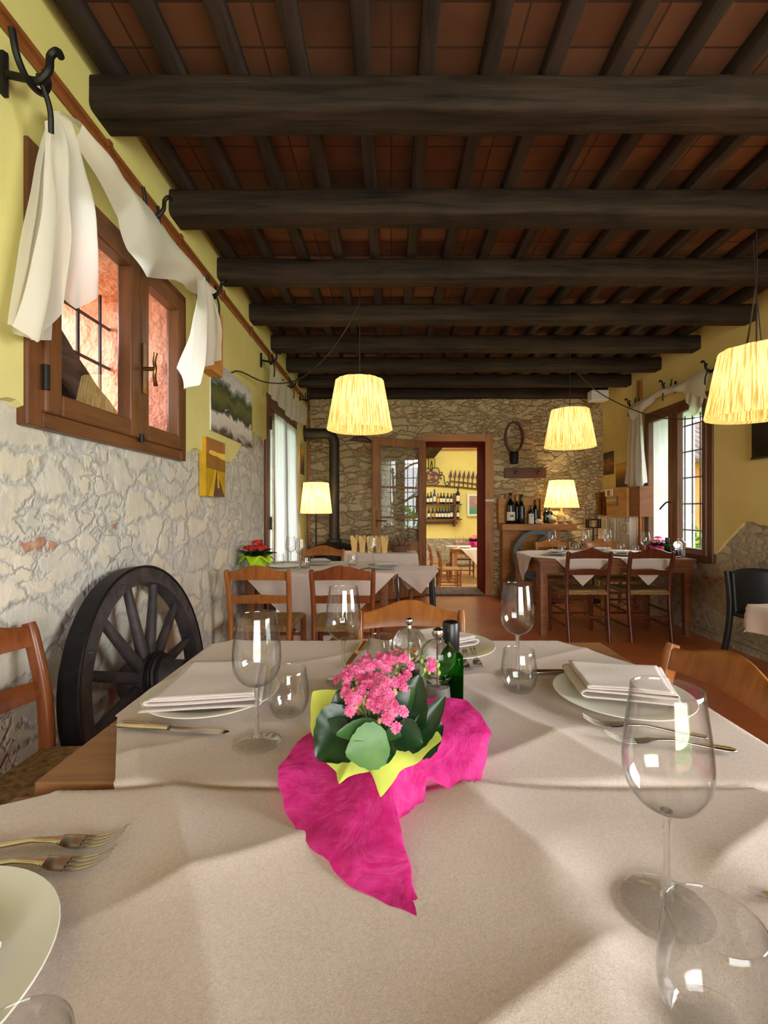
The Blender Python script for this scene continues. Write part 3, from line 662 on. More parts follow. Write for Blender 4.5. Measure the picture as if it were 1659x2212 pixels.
# ---- cloths laid diagonally, corners hanging over the edges
def cloth_on(name,label,rect,z,centre,side,ang,N,mat,creases=(),amp=.0,lift=.003,group=None,ripple=.012,off=.006,side2=None,cap={},flat=()):
    x0,x1,y0,y1=rect; ca,sa=cos(ang),sin(ang); P=[]; side2=side2 or side
    A=np.linspace(-side/2,side/2,N); B=np.linspace(-side2/2,side2/2,N)
    for a in A:
        row=[]
        for b in B:
            px,py=centre[0]+a*ca-b*sa,centre[1]+a*sa+b*ca
            qx,qy=min(max(px,x0),x1),min(max(py,y0),y1); dx,dy=px-qx,py-qy; d=math.hypot(dx,dy)
            for sd,ok in (('n',py>y1),('s',py<y0),('e',px>x1),('w',px<x0)):
                if ok and sd in cap: d=min(d,cap[sd]+.02*(d-cap[sd]) if d>cap[sd] else d)
            h=0
            for (ax,val,am,wd) in creases:
                n=(px*ca+py*sa) if ax==1 else (-px*sa+py*ca); t=n-val
                h+=am*(math.exp(-abs(t)/wd))
            for fx,fy,fr in flat:
                q=math.hypot(px-fx,py-fy)/fr
                if q<3: w_=min(1.,max(0.,(q-.9)/2.1)); h*=w_*w_*(3-2*w_)
            if amp: h+=amp*(mnoise.noise((px*2.6+z,py*2.6,1.3))*.6+mnoise.noise((px*7,py*7,4.))*.25)
            if d<1e-6: row.append((px,py,z+lift+max(0,h)))
            else:
                ux,uy=dx/d,dy/d; r=min(.012,off*2)
                if d<r*PI/2: th=d/r; o=r*sin(th); dz=-r*(1-cos(th))
                else: o=r; dz=-r-(d-r*PI/2)
                f=min(1,d/.12); tang=(px*uy-py*ux)
                o+=off+f*ripple*(1+sin(tang*34+z*9+d*8))*.5
                row.append((qx+ux*o,qy+uy*o,z+lift+dz+max(0,h)*max(0,1-d/.05)))
        P.append(row)
    return tag(MB().grid(P).build(name,mat,None,angle=180),label,'tablecloth',group)
G=dict(group='white tablecloths')
FLAT=[(*onz(px,py,TZ)[:2],r) for px,py,r in ((1440,1958,.045),(555,1604,.045),(742,1472,.045),(1118,1456,.045),(1544,2236,.03),(624,1542,.03),(1121,1490,.03),(826,1452,.03),(461,1508,.095),(1342,1512,.095),(965,1404,.095),(884,1500,.03),(946,1538,.03),(974,1526,.03))]+[(-.022,.72,.06),(-.438,.372,.095),(-.228,.272,.03)]
R30=math.radians(30)
cloth_on('tablecloth','white cloth under the pink flowers, farther of the two on the front tables',TA,TZ,(.052,1.087),1.20,R30,190,M['tablecloth'],
  [(1,.30,.006,.02),(1,.68,.011,.05),(2,.578,.009,.05),(2,.90,.006,.03),(2,1.2,.007,.03),(1,.02,.006,.03)],.003,flat=FLAT,off=.0045,ripple=.002,cap={'n':.25,'e':.25,'w':.25,'s':.25},**G)
cloth_on('tablecloth','creased white cloth closest to the viewer, reaching the bottom of the picture',TB,TZ,(.055,.299),1.21,R30,210,M['tablecloth'],
  [(1,.062,.013,.055),(1,.43,.014,.06),(2,.557,.013,.055),(2,.275,.014,.06),(1,-.2,.006,.03)],.004,flat=FLAT,off=.0045,ripple=.002,cap={'n':.25,'e':.25,'w':.25},**G)
cloth_on('tablecloth','white cloth hanging in front of the table with red flowers',TL,.72,(-.52,3.70),1.32,R30*1.5,90,M['tablecloth'],[(1,2.3,.004,.02),(2,2.98,.004,.02)],.003,cap={'n':.2},**G)
cloth_on('tablecloth','white cloth with hanging points on the left half of the window table',TR,.72,(1.76,4.70),.97,PI/4,80,M['tablecloth'],(),.003,**G)
cloth_on('tablecloth','white cloth with hanging points on the half of the window table next to the window',TR,.726,(2.36,4.70),.97,PI/4,80,M['tablecloth'],(),.003,**G)
cloth_on('tablecloth','white cloth under the paper bags on the serving table',TS,.665,(-.13,5.53),.98,.3,80,M['tablecloth'],(),.003,**G)
cloth_on('tablecloth','small white cloth with a hanging point on the low stool',(.05,.47,4.78,5.18),.545,(.25,5.0),.66,PI/4+.12,60,M['tablecloth'],((1,.05,.004,.02),),.003,**G)
cloth_on('tablecloth','white cloth on the table cut off by the right picture edge',(1.735,2.86,1.45,2.235),.72,(2.30,1.84),1.32,.10,70,M['tablecloth'],(),.003,side2=1.0,**G)
cloth_on('tablecloth','white cloth with a hanging point on the table in the next room',(1.31,2.35,9.9,10.85),.33,(1.82,10.37),1.14,PI/4,70,M['tablecloth'],(),.003,**G)
# ================================================================ TABLEWARE
def shell(prof,t):
    """closed thin-walled profile from an outer profile"""
    k=len(prof); inner=[(max(0.0,r-t*(1.6 if i==k-1 else 1)),z+ (t*.6 if i==0 else 0)) for i,(r,z) in enumerate(prof)]
    return prof+[(prof[-1][0]-t*.5,prof[-1][1]+t*.4)]+inner[::-1]
def make_glass(label,loc,group,n=40):
    t=thing('wine_glass',label,'glass',loc,0,group)
    out=[tuple(p) for p in cr([(0.0,.1005),(.013,.1015),(.028,.110),(.0395,.128),(.0425,.148),(.0412,.172),(.0372,.203),(.0340,.228)],4)]
    MB().lathe([(max(0,r),z) for r,z in shell([(max(0,p[0]),p[1]) for p in out],.0011)],n).build('bowl',M['glass_thin'],t,angle=180)
    st=[tuple(p) for p in cr([(.0095,.1035),(.0058,.095),(.0040,.078),(.0036,.045),(.0042,.020),(.0065,.0105)],4)]
    MB().lathe([(0,.1003),(.0060,.1000)]+st[4:]+[(0,.0085)],24).build('stem',M['glass'],t,angle=60)
    MB().lathe([(0,.0098),(.0065,.0098),(.012,.0076),(.020,.0060),(.0405,.0026),(.0428,.0014),(.0425,0),(0,0)],n).build('foot',M['glass_thin'],t,angle=60); return t
def make_tumbler(label,loc,group,n=40):
    out=[tuple(p) for p in cr([(0.0,.0),(.024,.0),(.031,.004),(.0385,.022),(.0405,.040),(.0385,.066),(.0345,.092)],4)]
    out=[(max(0,r),max(0,z)) for r,z in out]; k=[(max(0,r-.0014),z+(.006 if z<.006 else 0)) for r,z in out]
    k=[(r,max(z,.006)) for r,z in k]
    o=MB().lathe(out+[(out[-1][0]-.0007,out[-1][1]+.0006)]+k[::-1],n).build('tumbler',M['glass_thin'],None,angle=70); o.location=loc
    return tag(o,label,'glass',group)
CT=TZ+.007
def T(px,py,z=CT): p=onz(px,py,z); return (p[0],p[1],z)
GG='wine glasses on the front tables'
g0=make_glass('large wine glass at the right foreground, in front of the right plate',T(1440,1958),GG)
dup(g0,T(555,1604),label='wine glass between the left plate and the pink flower pot',group=GG)
dup(g0,T(742,1472),label='wine glass at the far end of the front table, left of the pepper mill',group=GG)
dup(g0,T(1118,1456),label='wine glass at the far end of the front table, beside the green bottle',group=GG)
TG='tumblers on the front tables'
t0=make_tumbler('low glass tumbler in the bottom right corner in front of the large wine glass',T(1544,2236),TG)
for px,py,l in ((624,1542,'low glass tumbler beside the wine glass left of the flower pot'),(1121,1490,'low glass tumbler in front of the wine glass at the far right of the table'),(826,1452,'low glass tumbler behind the pink flowers, left of the pepper mill')): dup(t0,T(px,py),label=l,group=TG)
dup(t0,(-.228,.272,CT),label='low glass tumbler whose rim shows at the bottom left corner',group=TG)
# plates and napkins
def make_plate(label,loc,group,r=.14):
    k=r/.14
    pr=[(0,.003),(.085*k,.003),(.093*k,.006),(.135*k,.0165),(.140*k,.0175),(.1405*k,.0185),(.1395*k,.0195),(.134*k,.0188),(.094*k,.0095),(.086*k,.0065),(0,.006)]
    o=MB().lathe(pr,64).build('dinner_plate',M['china'],None,angle=50); o.location=loc; return tag(o,label,'plate',group)
PG='plates on the front tables'
pl=make_plate('white plate with a folded napkin on the left side of the front table',T(461,1508),PG)
pr_=T(1342,1512); dup(pl,pr_,label='white plate with a folded napkin on the right side of the front table',group=PG)
pf=T(965,1404); dup(pl,pf,label='white plate at the far end of the front table, behind the mills',group=PG)
pn=(-.438,.372,CT); dup(pl,pn,label='white plate cut off at the lower left edge',group=PG)
def make_napkin(label,loc,rz,group,L=.105,W=.11,tilt=0,s=1):
    pts=[(-L,.004),(L*.9,.004)]+[(L*.9+.012*sin(a),.016-.012*cos(a)) for a in np.linspace(.3,PI,7)]+[(-L*.85,.026)]+[(-L*.85-.006*sin(a),.032-.006*cos(a)) for a in np.linspace(.3,PI,6)]+[(L*.86,.036)]+[(L*.86+.004*sin(a),.040-.004*cos(a)) for a in np.linspace(.3,PI,5)]+[(-L*.8,.043)]
    pts=resample(pts,110); nx=18; P=[]
    for i in range(nx):
        v=-1+2*i/(nx-1); P.append([(p[0]*(1-.10*v),v*W*(1-.05*sin(k*.09)),.62*p[1]*(1+.12*mnoise.noise((p[0]*9,v*1.5,2.)))+.003*v*v) for k,p in enumerate(pts)])
    o=MB().grid(P).build('napkin',M['napkin'],None,angle=180,solid=.0022); o.location=loc; o.rotation_euler=(tilt,0,rz); o.scale=(s,)*3
    return tag(o,label,'napkin',group)
NG='folded napkins on the front tables'
pz=.014
make_napkin('folded white napkin on the left plate',(pl.location[0]+.0,pl.location[1]+.005,CT+pz),.12,NG)
make_napkin('folded white napkin on the right plate',(pr_[0]+.015,pr_[1]+.025,CT+pz),PI-.25,NG,W=.085)
make_napkin('folded white napkin on the far plate behind the mills',(pf[0]-.02,pf[1]+.01,CT+pz),.5,NG,L=.08,W=.07)
make_napkin('folded white napkin on the plate at the lower left edge',(pn[0]-.015,pn[1]-.02,CT+pz),1.15,NG,L=.085,W=.075)
# cutlery
def make_fork(label,loc,rz,group,mat):
    t=thing('fork',label,'fork',loc,rz,group)
    xs=np.linspace(0,.135,24); P=[]
    for x in xs:
        w=np.interp(x,[0,.006,.02,.06,.10,.125,.135],[.004,.0085,.0092,.0050,.0034,.0050,.0085]); z=np.interp(x,[0,.04,.10,.135],[.004,.0065,.012,.010]); h=np.interp(x,[0,.1,.135],[.0022,.0022,.0013])
        P.append([(x,a*w*2,z+b*h*2) for a,b in rr(1,1,3,.35)])
    mb=MB(); mb.grid(P,cv=True); m=len(P[0]); mb.f.append(tuple(range(m))[::-1]); mb.f.append(tuple(23*m+i for i in range(m))); mb.m+=[0,0]; mb.build('handle',mat,t,angle=60)
    xs=np.linspace(.132,.158,8); P=[]
    for x in xs:
        w=np.interp(x,[.132,.142,.158],[.008,.0118,.0122]); z=np.interp(x,[.132,.145,.158],[.0102,.0070,.0052]); P.append([(x,a*w*2,z+b*.0024) for a,b in rr(1,1,3,.3)])
    mb=MB(); mb.grid(P,cv=True)
    for k in range(4):
        y=(-1.5+k)*.0064
        path=[(.157,y,.0053),(.172,y,.0044),(.190,y,.0078),(.207,y*.96,.0165)]
        mb.sweep(cr(path,4),rr(.0036,.0022,2,.0006),scale=[1-.045*i for i in range(13)])
    mb.build('tines',mat,t,angle=60); return t
def make_knife(label,loc,rz,group,mat,bm):
    t=thing('table_knife',label,'knife',loc,rz,group)
    P=[]; xs=np.linspace(0,.105,18)
    for x in xs:
        w=np.interp(x,[0,.006,.03,.08,.105],[.006,.0095,.0098,.0078,.0072]); h=np.interp(x,[0,.008,.05,.105],[.003,.0055,.0055,.0045]); P.append([(x,a*w*2,.0062+b*h*2) for a,b in rr(1,1,4,.42)])
    mb=MB(); mb.grid(P,cv=True); m=len(P[0]); mb.f.append(tuple(range(m))[::-1]); mb.f.append(tuple(17*m+i for i in range(m))); mb.m+=[0,0]; mb.build('handle',mat,t,angle=60)
    mb=MB(); P=[]
    for x in np.linspace(.104,.222,20):
        lo=np.interp(x,[.104,.115,.2,.215,.222],[-.006,-.0095,-.0095,-.006,.003]); hi=np.interp(x,[.104,.2,.222],[.006,.006,.0035]); P.append([(x,lo,.005),(x,hi,.0066),(x,hi,.0046),(x,lo,.0046)])
    mb.grid(P,cv=True); mb.build('blade',bm,t,angle=30); return t
def lay(p,q): return (p[0],p[1],CT),math.atan2(q[1]-p[1],q[0]-p[0])
FG='forks on the front tables'; KG='knives on the front tables'
l,r=lay(T(1590,1626),T(1372,1606)); f0=make_fork('fork right of the right plate, handle reaching closest to the table edge',l,r,FG,M['steel'])
l,r=lay(T(1528,1598),T(1296,1568)); dup(f0,l,r,'fork right of the right plate, lying closer to the plate',FG)
l,r=lay(T(1004,1405),T(1004,1442)); dup(f0,l,r,'far fork right of the green oil bottle, the one nearer the bottle',FG)
l,r=lay(T(1019,1400),T(1032,1440)); dup(f0,l,r,'far fork right of the green oil bottle, the one away from it',FG)
l,r=lay((-.535,.549),T(238,1822)); dup(f0,l,r,'fork at the lower left edge, farther from the plate of the pair',FG)
l,r=lay((-.53,.518),T(240,1868)); dup(f0,l,r,'fork at the lower left edge, touching the cut off plate',FG)
l,r=lay(T(255,1571),T(490,1588)); k0=make_knife('table knife in front of the left plate',l,r,KG,M['steel'],M['steel'])
l,r=lay(T(1150,1457),T(1310,1452)); dup(k0,l,r,'table knife behind the right plate',KG)
l,r=lay(T(789,1390),T(752,1440)); make_knife('golden table knife at the far end of the table beside the pepper mill',l,r,KG,M['gold_steel'],M['gold_steel'])
l,r=lay((.60,.43),(.385,.492)); dup(k0,l,r,'table knife at the right picture edge behind the corner tumbler',KG)
# mills
def make_mill(name,label,loc,fill,knob,group,s=1.0):
    t=thing(name,label,'mill',loc,0,group); t.scale=(s,)*3
    out=[tuple(p) for p in cr([(.0265,0),(.0265,.02),(.0245,.050),(.0225,.066),(.0275,.071),(.0275,.076),(.022,.080),(.025,.084),(.034,.098),(.0365,.113),(.033,.130),(.022,.143),(.008,.149)],4)]
    MB().lathe([(0,0)]+out+[(0,.149)],40).build('body',M['acrylic'],t,angle=60)
    MB().lathe([(0,.006),(.0205,.006),(.0205,.03),(.0185,.052),(0,.052)],28).build('filling',fill,t)
    MB().tube([(0,0,.05),(0,0,.15)],.0022,8).build('spindle',M['steel'],t)
    pr=[(0,.148),(.006,.148),(.005,.153),(.0045,.155),(.0085,.160),(.0095,.165),(.008,.169),(.003,.1715),(0,.172)] if knob=='flat' else [(0,.147),(.005,.147),(.006,.150),(.0105,.155),(.0125,.161),(.0105,.168),(.005,.172),(0,.1735)]
    MB().lathe(pr,24).build('knob',M['steel'],t); return t
m1=make_mill('pepper_mill','clear acrylic pepper mill behind the pink flowers, left of the salt mill',onz(884,1500,TZ+.006),M['peppercorn'],'flat','mills on the front table')
m2=make_mill('salt_mill','clear acrylic salt mill with white salt, in front of the green bottle',onz(946,1538,TZ+.006),M['salt'],'ball','mills on the front table')
def make_oil(label,loc,s=1.0,group=None):
    t=thing('oil_bottle',label,'bottle',loc,0,group); t.scale=(s,)*3
    pr=[(p[0],p[1]) for p in cr([(.0255,.002),(.026,.03),(.026,.095),(.0235,.108),(.016,.116),(.0155,.125)],4)]
    MB().lathe([(0,0),(.024,0)]+pr+[(0,.125)],36).build('body',M['glass_green'],t,angle=50)
    MB().lathe([(0,.002),(.0235,.002),(.0235,.062),(0,.062)],28).build('oil',M['bottle_green'],t)
    MB().lathe([(.0165,.118),(.0178,.120),(.0178,.176),(.0165,.178),(.0145,.176),(0,.174)],30).build('cap',M['cap_black'],t); return t
oil=make_oil('dark green oil bottle with a black cap behind the salt mill',onz(974,1526,TZ+.006))
# ================================================================ KALANCHOE IN TISSUE
def periodic(keys,n):
    """keys: list of (theta_deg, x,y,z) -> n points around, smooth and periodic"""
    ks=sorted(keys); th=np.array([k[0] for k in ks],float); pts=np.array([k[1:] for k in ks],float)
    # monotone-ish periodic cubic on extended keys
    te=np.r_[th-360,th,th+360]; pe=np.vstack([pts]*3); t=np.linspace(0,360,n,endpoint=False)+1e-6; out=[]
    for a in t:
        i=np.searchsorted(te,a)-1; u=(a-te[i])/(te[i+1]-te[i]); p0,p1,p2,p3=pe[i-1],pe[i],pe[i+1],pe[i+2]
        h=te[i+1]-te[i]; m1=(p2-p0)/(te[i+1]-te[i-1])*h*.45; m2=(p3-p1)/(te[i+2]-te[i])*h*.45
        out.append((2*u**3-3*u*u+1)*p1+(u**3-2*u*u+u)*m1+(-2*u**3+3*u*u)*p2+(u**3-u*u)*m2)
    return np.array(out),t
def wrap(name,keys,mat,parent,rb=.047,rc=.062,zc=.085,n=180,m=30,rip=.004,bulge=.03):
    E,t=periodic(keys,n); P=[]
    for k in range(n):
        a=math.radians(t[k]); c=np.array([rc*cos(a)*(1+.05*sin(5*a)),rc*sin(a)*(1+.05*cos(4*a)),zc+.004*sin(3*a)]); b=np.array([rb*cos(a),rb*sin(a),.003])
        e=E[k]; row=[]
        for j in range(m):
            s=j/(m-1)
            if s<.35: u=s/.35; p=b*(1-u)+c*u
            else:
                u=(s-.35)/.65; hd=np.array([cos(a),sin(a),0]); mid=c*.45+e*.55+hd*bulge*.3+np.array([0,0,bulge]); p=c*(1-u)**2+2*mid*u*(1-u)+e*u*u
            w=max(0,(s-.2))*rip*2.2
            p=p+np.array([mnoise.noise((p[0]*40,p[1]*40,1+p[2]*30)),mnoise.noise((p[0]*40,p[1]*40,9.)),mnoise.noise((p[0]*30,p[1]*30,5+p[2]*20))])*w
            p[2]=max(p[2],.0015); row.append(p)
        P.append(row)
    return MB().grid(P,cu=True).build(name,mat,parent,angle=180)
def leaf_mesh(mb,base,direction,L,W,up,curl=.3,cup=.25,scal=.04,nu=14,nv=9):
    d=Vector(direction).normalized(); upv=Vector(up); side=d.cross(upv).normalized(); nrm=side.cross(d).normalized(); P=[]
    for i in range(nu):
        u=i/(nu-1); w=W*.5*(sin(PI*min(1,(u*.93+.05))**.8))**.75*(1+scal*sin(u*34)); row=[]
        for j in range(nv):
            v=-1+2*j/(nv-1); c=Vector(base)+d*(u*L)+side*(v*w)+nrm*(cup*W*v*v*.5*sin(PI*u)**.5-curl*L*u*u+.012*L*abs(v)*0)
            row.append(tuple(c))
        P.append(row)
    return mb.grid(P)
def floret(mb,c,n,r,g,petals=(10,7,5)):
    n=Vector(n).normalized(); a=n.cross(Vector((.3,.5,.8))).normalized(); b=n.cross(a)
    for k,cnt in enumerate(petals):
        rad=r*(1-.27*k); lift=r*(.10+.28*k); ph=g.uniform(0,6)
        for i in range(cnt):
            t=ph+2*PI*i/cnt; d=(a*cos(t)+b*sin(t)); s=n.cross(d); w=rad*.33; j=g.uniform(.85,1.1)
            p0=Vector(c)+n*lift*.5; p1=p0+d*rad*.6*j+n*lift*.5; p2=p0+d*rad*j+n*lift*(.35+g.uniform(-.2,.3))
            mb.add([p0,p1+s*w,p2+s*w*.35,p2-s*w*.35,p1-s*w],[(0,1,2,3,4)])
def ball(mb,c,r,n=6,k=1.3): return mb.lathe([(0,-r*k),(r*.75,-r*.7*k),(r,0),(r*.7,r*.7*k),(0,r*k)],n,c)
FPX=(-.022,.72,TZ+.006)
def rel(px,py,d): p=at(px,py,d); return (p[0]-FPX[0],p[1]-FPX[1],p[2]-FPX[2])
kal=thing('flower_pot','pink kalanchoe in pink and yellow tissue in the middle of the front table','plant',FPX)
MB().lathe([(0,.001),(.040,.001),(.052,.085),(.055,.088),(.050,.088),(.048,.078),(0,.078)],32).build('pot',M['pot_clay'],kal); MB().lathe([(0,.080),(.046,.078)],24).build('soil',M['soil'],kal)
def K(th,px,py,d): return (th,)+rel(px,py,d)
wrap('outer_wrap',[K(10,1062,1580,.75),K(38,1005,1512,.83),(75,.05,.13,.07),(110,-.03,.12,.07),(140,-.09,.09,.05),(170,-.13,.0,.045),K(196,598,1672,.665),K(220,628,1775,.60),K(248,735,1895,.515),K(277,908,1998,.468),K(284,896,1925,.50),K(292,868,1870,.53),(300,.020,-.128,.004),K(312,905,1775,.635),K(326,925,1692,.672),K(338,985,1708,.672),K(350,1035,1690,.69)],M['pink_tissue'],kal,zc=.046,rc=.058,bulge=.002,rip=.003)
wrap('inner_wrap',[K(-32,951,1598,.675),(10,.075,.02,.095),(50,.06,.06,.10),(90,0,.08,.10),K(140,676,1494,.78),K(168,672,1570,.745),K(196,690,1625,.70),K(212,704,1645,.665),K(226,726,1668,.65),K(236,732,1694,.63),K(246,752,1678,.64),K(258,800,1664,.645),K(264,802,1668,.63),K(270,822,1722,.60),K(277,846,1690,.62),K(284,862,1668,.635),K(305,905,1640,.655)],M['yellow_tissue'],kal,rb=.044,rc=.052,zc=.070,bulge=.002,rip=.002)
def LF(px0,py0,d0,px1,py1,d1,W,mat,up=(0,-.5,1),curl=.1,cup=.3):
    a=Vector(rel(px0,py0,d0)); b=Vector(rel(px1,py1,d1)); mb=MB(); leaf_mesh(mb,a,b-a,(b-a).length,W,up,curl,cup)
    o=mb.build('leaf',M[mat],kal,angle=180); return o
for q in [(778,1552,.685,684,1638,.655,.088,'leaf_dark',(-.35,-1,.6),.02,.35),(838,1598,.648,748,1630,.632,.060,'leaf_pale',(0,-1,.45),.12,.2),(824,1572,.665,728,1584,.645,.032,'leaf_mid',(0,-.8,.8),.08,.2),
  (858,1612,.67,908,1460,.70,.060,'leaf_dark',(-.25,-1,.15),-.05,.25),(884,1622,.665,962,1504,.685,.034,'leaf_dark',(-.4,-1,.2),-.03,.3),(880,1606,.69,956,1566,.69,.062,'leaf_dark',(.1,-.9,.6),.05,.2),(852,1576,.66,912,1606,.645,.045,'leaf_dark',(.1,-.9,.6),.08,.25),
  (836,1578,.66,866,1590,.645,.024,'leaf_mid',(0,-.9,.7),.05,.2),(820,1600,.655,836,1650,.64,.045,'leaf_dark',(0,-1,.5),.02,.2),(760,1540,.70,728,1492,.71,.05,'leaf_dark',(-.4,-1,.4),.05,.25),(842,1562,.69,896,1486,.69,.036,'leaf_mid',(-.5,-1,.3),0,.3),(808,1540,.71,832,1590,.67,.036,'leaf_mid',(0,-.9,.7),.05,.2),
  (800,1530,.80,762,1470,.83,.06,'leaf_dark',(-.2,-.6,1),.1,.2),(860,1540,.79,920,1500,.82,.06,'leaf_dark',(.2,-.6,1),.1,.2),(740,1600,.67,700,1560,.68,.05,'leaf_dark',(-.4,-.9,.6),.05,.2)]:
    LF(*q)
CLUST=[(790,1432,.73,5),(832,1424,.74,6),(868,1424,.74,5),(752,1462,.71,5),(800,1478,.69,7),(836,1474,.69,5),(870,1468,.70,5),(757,1508,.67,5),(822,1518,.66,5),(850,1538,.65,6),(770,1446,.72,4),(818,1496,.675,5),(932,1430,.76,4)]
smb=MB(); root=Vector((0,0,.085))
for ci,(px,py,d,n) in enumerate(CLUST):
    g=np.random.default_rng(ci+3); c=Vector(rel(px,py,d)); mb=MB(); bm_=MB(); axis=(c-Vector((0,.03,.03))).normalized()
    axis=(axis+Vector((0,-.55,.25))).normalized()
    for i in range(n):
        a=2.4*i+ci; rr_=.0135*math.sqrt(i/ n)*1.55; u=axis.cross(Vector((.2,1,.1))).normalized(); w=axis.cross(u)
        p=c+u*rr_*cos(a)+w*rr_*sin(a)-axis*rr_*rr_*14; nn=(axis+(u*cos(a)+w*sin(a))*.55*rr_/.013).normalized()
        if ci!=12 or i<2: floret(mb,p,nn,g.uniform(.0086,.0106),g)
        smb.tube([tuple(p-nn*.001),tuple(p-nn*.010-axis*.004)],.0011,5)
    for i in range(5 if ci!=12 else 9):
        a=g.uniform(0,6.28); rr_=g.uniform(.012,.022); p=c+u*rr_*cos(a)+w*rr_*sin(a)-axis*.007; ball(bm_,p,g.uniform(.0022,.0038)); smb.tube([tuple(p),tuple(c-axis*.018)],.0008,4)
    o=mb.build('flower_cluster',M['pink_petal'],kal,smooth=False); bm_.build('bud',M['bud'] if ci%2 else M['bud_green'],o)
    q=c-axis*.012; smb.tube(cr([tuple(root+Vector((q[0]*.35,q[1]*.35,0))),tuple((root+q)*.5+Vector((q[0]*.12,q[1]*.12,0))),tuple(q)],5),.0019,6)
smb.build('stem',M['stem_green'],kal)
# small potted kalanchoes on the other tables
def small_plant(name,label,loc,petals,wrapmat,wrapkeys,s=1.0):
    t=thing(name,label,'plant',loc); t.scale=(s,)*3
    MB().lathe([(0,.001),(.040,.001),(.054,.085),(.048,.085),(0,.075)],20).build('pot',M['pot_clay'],t)
    wrap('tissue_wrap',wrapkeys,wrapmat,t,n=72,m=14,bulge=.015)
    g=np.random.default_rng(len(label))
    for k in range(9):
        a=k*.7+.2; b=(.02*cos(a),.02*sin(a),.085); e=Vector((cos(a),sin(a),.28+.25*(k%2))); mb=MB(); leaf_mesh(mb,b,e,.10,.07,(0,0,1),.15,.3,nu=8,nv=5); mb.build('leaf',M['leaf_dark'],t,angle=180)
    for k in range(6):
        a=k*1.05; r=.05 if k else 0; mb=MB(); c=Vector((r*cos(a),r*sin(a),.138 if k else .170))
        for i in range(12): 
            q=i*2.4; w=.0095*math.sqrt(i); floret(mb,c+Vector((w*cos(q),w*sin(q),.004-w*.3)),(w*cos(q)*60+c[0]*9,w*sin(q)*60-.3,1),.014,g,(7,5))
        mb.build('flower_cluster',petals,t,smooth=False)
    mb=MB()
    for k in range(6): a=k*1.05; mb.tube([(0,0,.08),(.045*cos(a),.045*sin(a),.13)],.002,5)
    mb.build('stem',M['stem_green'],t); return t
lk=[(a,(.085+.03*(k%2))*cos(math.radians(a)),(.085+.03*(k%2))*sin(math.radians(a)),.085-.05*(k%2)) for k,a in enumerate(range(0,360,30))]
small_plant('flower_pot','red kalanchoe in lime green tissue on the table against the stone wall',(-1.0,3.45,.727),M['red_petal'],M['lime_tissue'],lk,1.25)
small_plant('flower_pot','pink kalanchoe on the window table beside the mills',(2.635,4.57,.734),M['pink_petal'],M['pink_tissue'],lk,1.0)
small_plant('flower_pot','pink wrapped flowers on the table seen through the doorway',(1.86,10.35,.337),M['pink_petal'],M['pink_tissue'],lk,1.5)
# ================================================================ WAGON WHEEL
R=.47; ww=thing('wagon_wheel','black wooden spoked wagon wheel leaning on the stone wall','wheel',(-.925,1.92,0.012),0,None,(0,-.15,0))
def ringx(mb,r0,r1,x0,x1,n=72,zc=R):
    P=[]
    for i in range(n):
        a=2*PI*i/n; wob=1+.004*mnoise.noise((cos(a)*3,sin(a)*3,r0)); P.append([(x,r*wob*cos(a),zc+r*wob*sin(a)) for x,r in ((x0,r0),(x0,r1-.004),(x0+.004,r1),(x1-.004,r1),(x1,r1-.004),(x1,r0))])
    return mb.grid(P,cu=True,cv=True)
ringx(MB(),R-.072,R-.008,-.045,.02).build('rim',M['wood_wheel'],ww); ringx(MB(),R-.009,R,-.05,.024).build('iron_tyre',M['iron'],ww)
for k in range(12):
    a=2*PI*k/12+.14; d=Vector((0,cos(a),sin(a))); MB().sweep([Vector((-.012,0,R))+d*r for r in (.085,.2,R-.068)],rr(.042,.036,4,.014),up=(1,0,0),scale=[1.15,1,.8]).build('spoke',M['wood_wheel'],ww)
hub=MB(); HM=Matrix.Rotation(PI/2,3,'Y')
hub.lathe([(0,-.10),(.075,-.10),(.088,-.06),(.098,-.03),(.10,.03),(.086,.05),(.080,.075),(.066,.09),(.058,.14),(.052,.165),(0,.165)],36,(0,0,R),HM); hub.build('hub',M['wood_wheel'],ww)
hb=MB()
for r0,r1,x0,x1 in ((.09,.106,.02,.045),(.07,.09,.055,.072),(.040,.060,.15,.178)): ringx(hb,r0,r1,x0,x1,40)
hb.build('hub_band',M['iron'],ww)
for a in (.5,1.1,1.9,2.6,3.4,4.3): ball(MB(),(.022,(R-.04)*cos(a),R+(R-.04)*sin(a)),.014,8,.6).build('rivet',M['iron_grey'],ww)
# ================================================================ LAMPS
def make_shade(rt,rb,h,parent,loc=(0,0,0)):
    n=360; P=[]
    for i in range(n):
        a=2*PI*i/n; row=[]
        for j in range(12):
            t=j/11; r=rb+(rt-rb)*t; w=1+.010*mnoise.noise((a*28,t*1.2,rt*50))+.006*mnoise.noise((a*70,t*.6,3)); row.append((r*w*cos(a),r*w*sin(a),h*t+.006*mnoise.noise((cos(a)*4,sin(a)*4,t))))
        # rolled bottom and top hems
        row=[((rb-.055)*cos(a),(rb-.055)*sin(a),.004),((rb-.012)*cos(a),(rb-.012)*sin(a),-.006)]+row+[((rt-.02)*cos(a),(rt-.02)*sin(a),h+.004)]
        P.append(row)
    return MB().grid(P,cu=True).build('lamp_shade',M['lamp_shade'],parent,angle=80,loc=loc)
def bulb(parent,z,power,r=.04):
    L=bpy.data.lights.new('bulb_light','POINT'); L.energy=power; L.color=(1.0,.74,.40); L.shadow_soft_size=r
    o=bpy.data.objects.new('bulb_light',L); COL.objects.link(o); o.parent=parent; o.location=(0,0,z)
